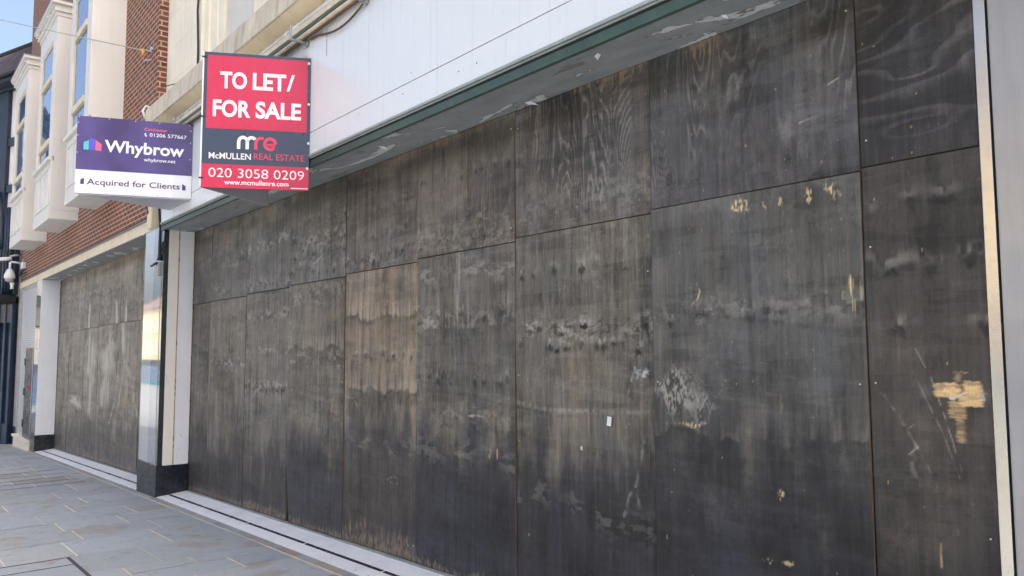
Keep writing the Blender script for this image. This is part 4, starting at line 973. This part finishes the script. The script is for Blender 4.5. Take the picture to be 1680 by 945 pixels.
mb = MB(); mb.box(-11.12, -11.08, -.42, -.3985, 1.35, 1.48); part('clip', mb, M['white_plastic'], jp, .004)
sp_ = thing('ledge_spike', 'thin rusty wire spike sticking out of the cream stone above the ledge', 'spike', (-11.0, -.25, 3.55))
mb = MB(); mb.tube([(-10.62, -.25, 3.62), (-10.9, -.34, 3.60), (-11.25, -.42, 3.63)], .007, 6); mb.tube([(-10.9, -.34, 3.60), (-10.93, -.36, 3.55)], .006, 6); part('spike', mb, M['brown_cable'], sp_)
ho = tag(wire('hose_loop', [(-11.60, -.30, 3.32), (-11.62, -.42, 3.42), (-11.63, -.52, 3.44), (-11.62, -.56, 3.36), (-11.62, -.52, 3.26)], .018, M['white_plastic'], 'pale pipe loop between the brick corner and the stone ledge', 'pipe'))

# ------------------------------------------------------------------ estate agents' signs
def text_mesh(body, bold=0.):
    cu = bpy.data.curves.new('lettering', 'FONT'); cu.body = body; cu.size = 1; cu.offset = bold; cu.resolution_u = 4; cu.extrude = .02
    o = bpy.data.objects.new('tmp', cu); COL.objects.link(o); dg = bpy.context.evaluated_depsgraph_get()
    dg.update(); me = bpy.data.meshes.new_from_object(o.evaluated_get(dg)); bpy.data.objects.remove(o); bpy.data.curves.remove(cu)
    a = np.zeros(len(me.vertices) * 3); me.vertices.foreach_get('co', a); return me, a.reshape(-1, 3)
def letters(body, u0, u1, v0, vcap, mat, par, bold=0., ref=None, y=-.0125):
    """fit the text between u0 and u1, its baseline at v0, capitals up to vcap"""
    me, a = text_mesh(body, bold); _, rcap = text_mesh('H' if ref is None else ref, bold)
    w0, w1 = a[:, 0].min(), a[:, 0].max(); cap = rcap[:, 1].max()
    b = np.zeros_like(a); b[:, 0] = u0 + (a[:, 0] - w0) / (w1 - w0) * (u1 - u0); b[:, 2] = v0 + a[:, 1] / cap * (vcap - v0); b[:, 1] = y - a[:, 2] * .05
    me.vertices.foreach_set('co', b.ravel()); me.update(); me.materials.clear(); me.materials.append(mat); me.name = 'lettering'
    o = bpy.data.objects.new('lettering', me); COL.objects.link(o); o.parent = par; return o
def flat(par, name, poly, mat, y0=-.0125, y1=-.0105):
    mb = MB(); mb.prism(poly, 'y', y0, y1); return mb.build(name, mat, par)
def arcs(par, name, paths, w, mat, y=-.0128):
    """stroked logo strokes in the sign plane"""
    mb = MB()
    for pts in paths:
        pts = [np.array(p) for p in pts]; L_, R_ = [], []
        for i, p in enumerate(pts):
            t = pts[min(i + 1, len(pts) - 1)] - pts[max(i - 1, 0)]; t = t / np.hypot(*t); n = np.array([-t[1], t[0]]) * w / 2
            L_.append(p + n); R_.append(p - n)
        for i in range(len(pts) - 1):
            mb.hexa([(L_[i][0], y, L_[i][1]), (R_[i][0], y, R_[i][1]), (R_[i + 1][0], y, R_[i + 1][1]), (L_[i + 1][0], y, L_[i + 1][1])], [(L_[i][0], y + .002, L_[i][1]), (R_[i][0], y + .002, R_[i][1]), (R_[i + 1][0], y + .002, R_[i + 1][1]), (L_[i + 1][0], y + .002, L_[i + 1][1])])
    return mb.build(name, mat, par)
def rect(a, b, c, d): return [(a, c), (b, c), (b, d), (a, d)]
def vsign(name, label, apex, wall_a, wall_b, z0, z1, front):
    A = Vector(apex); B = Vector(wall_a); d = B - A; t = thing(name, label, 'sign', (A.x, A.y, 0), math.atan2(d.y, d.x))
    L = d.length; mb = MB(); mb.box(0, L, -.010, .0, z0, z1); fb = mb.build('front_board', front, t, .0015)
    d2_ = Vector(wall_b) - A; ang = math.atan2(d2_.y, d2_.x) - math.atan2(d.y, d.x)
    mb = MB(); mb.box(.012, d2_.length, .0, .010, z0 + .002, z1 - .002); rb = mb.build('rear_board', M['sign_grey'], t); rb.rotation_euler = (0, 0, ang)
    return t, fb, L, d2_.length, ang
# red and navy sign
t, fb, L, L2, ang = vsign('agent_sign', 'tall red and navy letting board reading TO LET FOR SALE on the white fascia', (-6.76, -1.232), (-6.35, -.452), (-7.25, -.452), 1.388, 2.565, M['sign_navy'])
flat(t, 'red_panel', rect(.028, .857, 1.90, 2.537), M['sign_red'])
flat(t, 'red_strip', rect(.001, L - .001, 1.389, 1.592), M['sign_red'])
Y2 = -.0138
letters('TO', .134, .353, 2.258, 2.398, M['text_white'], t, .03, y=Y2); letters('LET', .401, .678, 2.258, 2.402, M['text_white'], t, .03, y=Y2)
flat(t, 'lettering', [(.683, 2.256), (.706, 2.256), (.749, 2.404), (.726, 2.404)], M['text_white'], -.0142, -.0126)
letters('FOR', .081, .387, 2.010, 2.150, M['text_white'], t, .03, y=Y2); letters('SALE', .43, .808, 2.010, 2.150, M['text_white'], t, .03, y=Y2)
def arc(cx, cz, rx, rz, a0, a1, n=14): return [(cx + rx * math.cos(R(a0 + (a1 - a0) * i / n)), cz + rz * math.sin(R(a0 + (a1 - a0) * i / n))) for i in range(n + 1)]
arcs(t, 'logo_mark', [[(.297, 1.730), (.297, 1.79)] + arc(.332, 1.79, .035, .043, 180, 0) + [(.367, 1.730)], [(.367, 1.79)] + arc(.402, 1.79, .035, .043, 180, 40)], .027, M['text_white'])
arcs(t, 'logo_mark', [[(.437, 1.730), (.437, 1.785)] + arc(.480, 1.785, .043, .046, 180, 62), arc(.555, 1.783, .044, .046, 335, 0, 4)[:1] + [(.516, 1.776), (.599, 1.776)] , arc(.555, 1.783, .044, .047, 0, 315, 22)], .027, M['text_red'])
letters('McMULLEN', .058, .399, 1.640, 1.692, M['text_white'], t, .012); letters('REAL ESTATE', .424, .841, 1.644, 1.697, M['text_red'], t, .004)
letters('020 3058 0209', .060, .842, 1.480, 1.557, M['text_white'], t, -.006, y=Y2); letters('www.mcmullenre.com', .188, .714, 1.420, 1.447, M['text_white'], t, .012, ref='x', y=Y2)
flat(t, 'small_print', rect(.735, .875, 1.402, 1.409), M['text_white'], -.0138, -.0126)
for u, v in ((.868, 2.515), (.871, 2.149), (.875, 1.804), (.868, 1.582)):
    mb = MB(); mb.tube([(u, -.010, v), (u, -.020, v)], .012, 12); mb.build('bolt', M['zinc'], t, .002)
mb = MB()
for v in (2.52, 2.0, 1.47): mb.box(-.018, .02, -.016, -.0105, v - .006, v + .006)
part_each('cable_tie', mb, M['black_metal'], t, 0, True)
mb = MB(); mb.box(-.012, -.0005, -.008, .03, 1.40, 2.56); mb.build('edge_strip', M['sign_white'], t)
mb = MB(); mb.tube([(L - .05, .03, 1.45), (L - .05, .03, 2.59)], .02, 8); mb.build('post', M['wood_batten'], t)

# purple sign
t, fb, L, L2, ang = vsign('agent_sign', 'wide purple and white letting board reading Acquired for Clients', (-10.085, -1.615), (-9.655, -.452), (-10.54, -.452), 1.828, 2.730, M['sign_white'])
flat(t, 'purple_panel', rect(.001, L - .001, 2.103, 2.729), M['sign_purple'])
letters('Colchester', .709, .957, 2.613, 2.647, M['icon_pink'], t, .006, y=Y2); letters('t.', .709, .738, 2.546, 2.587, M['text_white'], t, .03, ref='t', y=Y2); letters('01206 577667', .765, 1.170, 2.546, 2.587, M['text_white'], t, .004, y=Y2)
letters('Whybrow', .293, 1.147, 2.329, 2.466, M['text_white'], t, .022, y=Y2); letters('whybrow.net', .711, 1.055, 2.245, 2.285, M['text_white'], t, .008, ref='h', y=Y2)
flat(t, 'logo_mark', [(.075, 2.338), (.128, 2.336), (.128, 2.448), (.075, 2.422)], M['icon_teal'], -.0142, -.0126)
flat(t, 'logo_mark', [(.133, 2.336), (.192, 2.336), (.192, 2.471), (.133, 2.471)], M['icon_blue'], -.0142, -.0126)
flat(t, 'logo_mark', [(.197, 2.336), (.259, 2.333), (.259, 2.412), (.197, 2.455)], M['icon_pink'], -.0142, -.0126)
letters('Acquired for Clients', .122, 1.111, 1.933, 1.999, M['text_purple'], t, .008)
flat(t, 'logo_mark', [(.055, 1.933), (.093, 1.933), (.093, 2.008), (.055, 1.985)], M['text_purple'], -.0142, -.0106); flat(t, 'logo_mark', [(1.137, 1.925), (1.175, 1.925), (1.175, 1.977), (1.137, 2.0)], M['text_purple'], -.0142, -.0106)
mb = MB()
for u in (.02, .33, .61, .87, 1.20):
    for v in (2.715, 1.845): mb.tube([(u, -.0125, v), (u, -.017, v)], .006, 8)
for v in (2.65, 2.5, 2.3, 2.05, 1.95):
    mb.tube([(.012, -.0125, v), (.012, -.017, v)], .006, 8); mb.tube([(1.215, -.0125, v), (1.215, -.017, v)], .006, 8)
part_each('nail', mb, M['zinc'], t, 0, True)
mb = MB(); mb.tube([(L + .005, .05, 1.93), (L + .005, .05, 2.70)], .022, 6); mb.build('batten', M['wood_batten'], t)
ca, sa = math.cos(ang), math.sin(ang)
mb = MB(); mb.hexa([(.03, .003, 1.815), (L - .02, .003, 1.815), (L2 * ca, L2 * sa - .01, 1.815)], [(.03, .003, 1.826), (L - .02, .003, 1.826), (L2 * ca, L2 * sa - .01, 1.826)]); mb.build('base_plate', M['sign_grey'], t)
mb = MB(); mb.box(L * .30, L * .48, .015, .0165, 1.811, 1.8145); mb.build('tape_patch', M['black_metal'], t)

# ------------------------------------------------------------------ opposite side of the street: sunlit fronts that bounce light back and show in the polished stone
def opposite(x0, x1, h, wall_m, shop_m, label, seed):
    rr = random.Random(seed); z0 = zg((x0 + x1) / 2, -14) - .2; yf = -24.0
    t = thing('opposite_building', label, 'building', ((x0 + x1) / 2, yf, z0))
    mb = MB(); mb.box(x0 + .02, x1 - .02, yf - 8, yf, z0 + 3.2, z0 + h); part('wall', mb, wall_m, t)
    mb = MB(); mb.box(x0 + .02, x1 - .02, yf - 8, yf - .1, z0, z0 + 3.19); sf = part('shopfront', mb, shop_m, t)
    mb = MB(); mb.box(x0 + .3, x1 - .3, yf - .099, yf - .05, z0 + .5, z0 + 2.5); part('shop_window', mb, M['glass'], sf)
    mb = MB(); mb.box(x0 + .1, x1 - .1, yf + .001, yf + .12, z0 + 2.6, z0 + 3.15); part('sign_board', mb, rr.choice([M['sign_white'], M['shop_dark'], M['plaster_cream'], M['shop_teal']]), sf)
    mb = MB(); mb.prism([(yf + .25, z0 + h), (yf - 4, z0 + h + 2.6), (yf - 8.2, z0 + h)], 'x', x0, x1); part('roof', mb, M['tile_roof_red'], t)
    n = max(2, int((x1 - x0) / 2.6))
    for lv in range(int((h - 3.4) / 2.7)):
        for i in range(n):
            cx = x0 + (x1 - x0) * (i + .5) / n; z = z0 + 3.9 + lv * 2.7
            mb = MB(); mb.box(cx - .6, cx + .6, yf + .001, yf + .06, z - .08, z); mb.box(cx - .6, cx - .5, yf + .001, yf + .05, z + .001, z + 1.6); mb.box(cx + .5, cx + .6, yf + .001, yf + .05, z + .001, z + 1.6); mb.box(cx - .499, cx + .499, yf + .001, yf + .05, z + 1.5, z + 1.6); mb.box(cx - .03, cx + .03, yf + .011, yf + .05, z + .001, z + 1.499)
            w = part('window', mb, M['render_white'], t)
            g = MB(); g.quad((cx - .499, yf + .01, z), (cx + .499, yf + .01, z), (cx + .499, yf + .01, z + 1.5), (cx - .499, yf + .01, z + 1.5)); part('glass_pane', g, M['glass'], w)
opposite(-128, -112, 8.5, M['plaster_white'], M['shop_dark'], 'white rendered building at the far end of the opposite side', 0)
opposite(-112, -98, 9.5, M['plaster_cream'], M['shop_teal'], 'cream rendered building with a teal shopfront far along the opposite side', 1)
opposite(-98, -84, 8, M['plaster_pink'], M['shop_dark'], 'pink rendered building far along the opposite side', 2)
opposite(-84, -70, 9, M['plaster_white'], M['shop_dark'], 'white building with dark shopfront between pink and ochre neighbours opposite', 3)
opposite(-70, -57, 8, M['plaster_ochre'], M['shop_teal'], 'ochre building with teal shopfront along the opposite side', 4)
opposite(-57, -44, 9.2, M['plaster_cream'], M['shop_dark'], 'cream building with dark shopfront beside the ochre one opposite', 5)
opposite(-44, -31, 8.2, M['plaster_pink'], M['shop_teal'], 'pink building with teal shopfront on the opposite side', 6)
opposite(-31, -18, 9, M['plaster_white'], M['shop_teal'], 'white building with teal shopfront facing the boards', 7)
opposite(-18, -5, 8.4, M['plaster_cream'], M['shop_teal'], 'cream building with teal shopfront behind the viewpoint', 8)
opposite(-5, 8, 8.8, M['plaster_ochre'], M['shop_dark'], 'ochre building with dark shopfront behind the viewpoint', 9)
opposite(8, 22, 8.4, M['plaster_cream'], M['shop_dark'], 'cream building at the right hand end of the opposite side', 10)
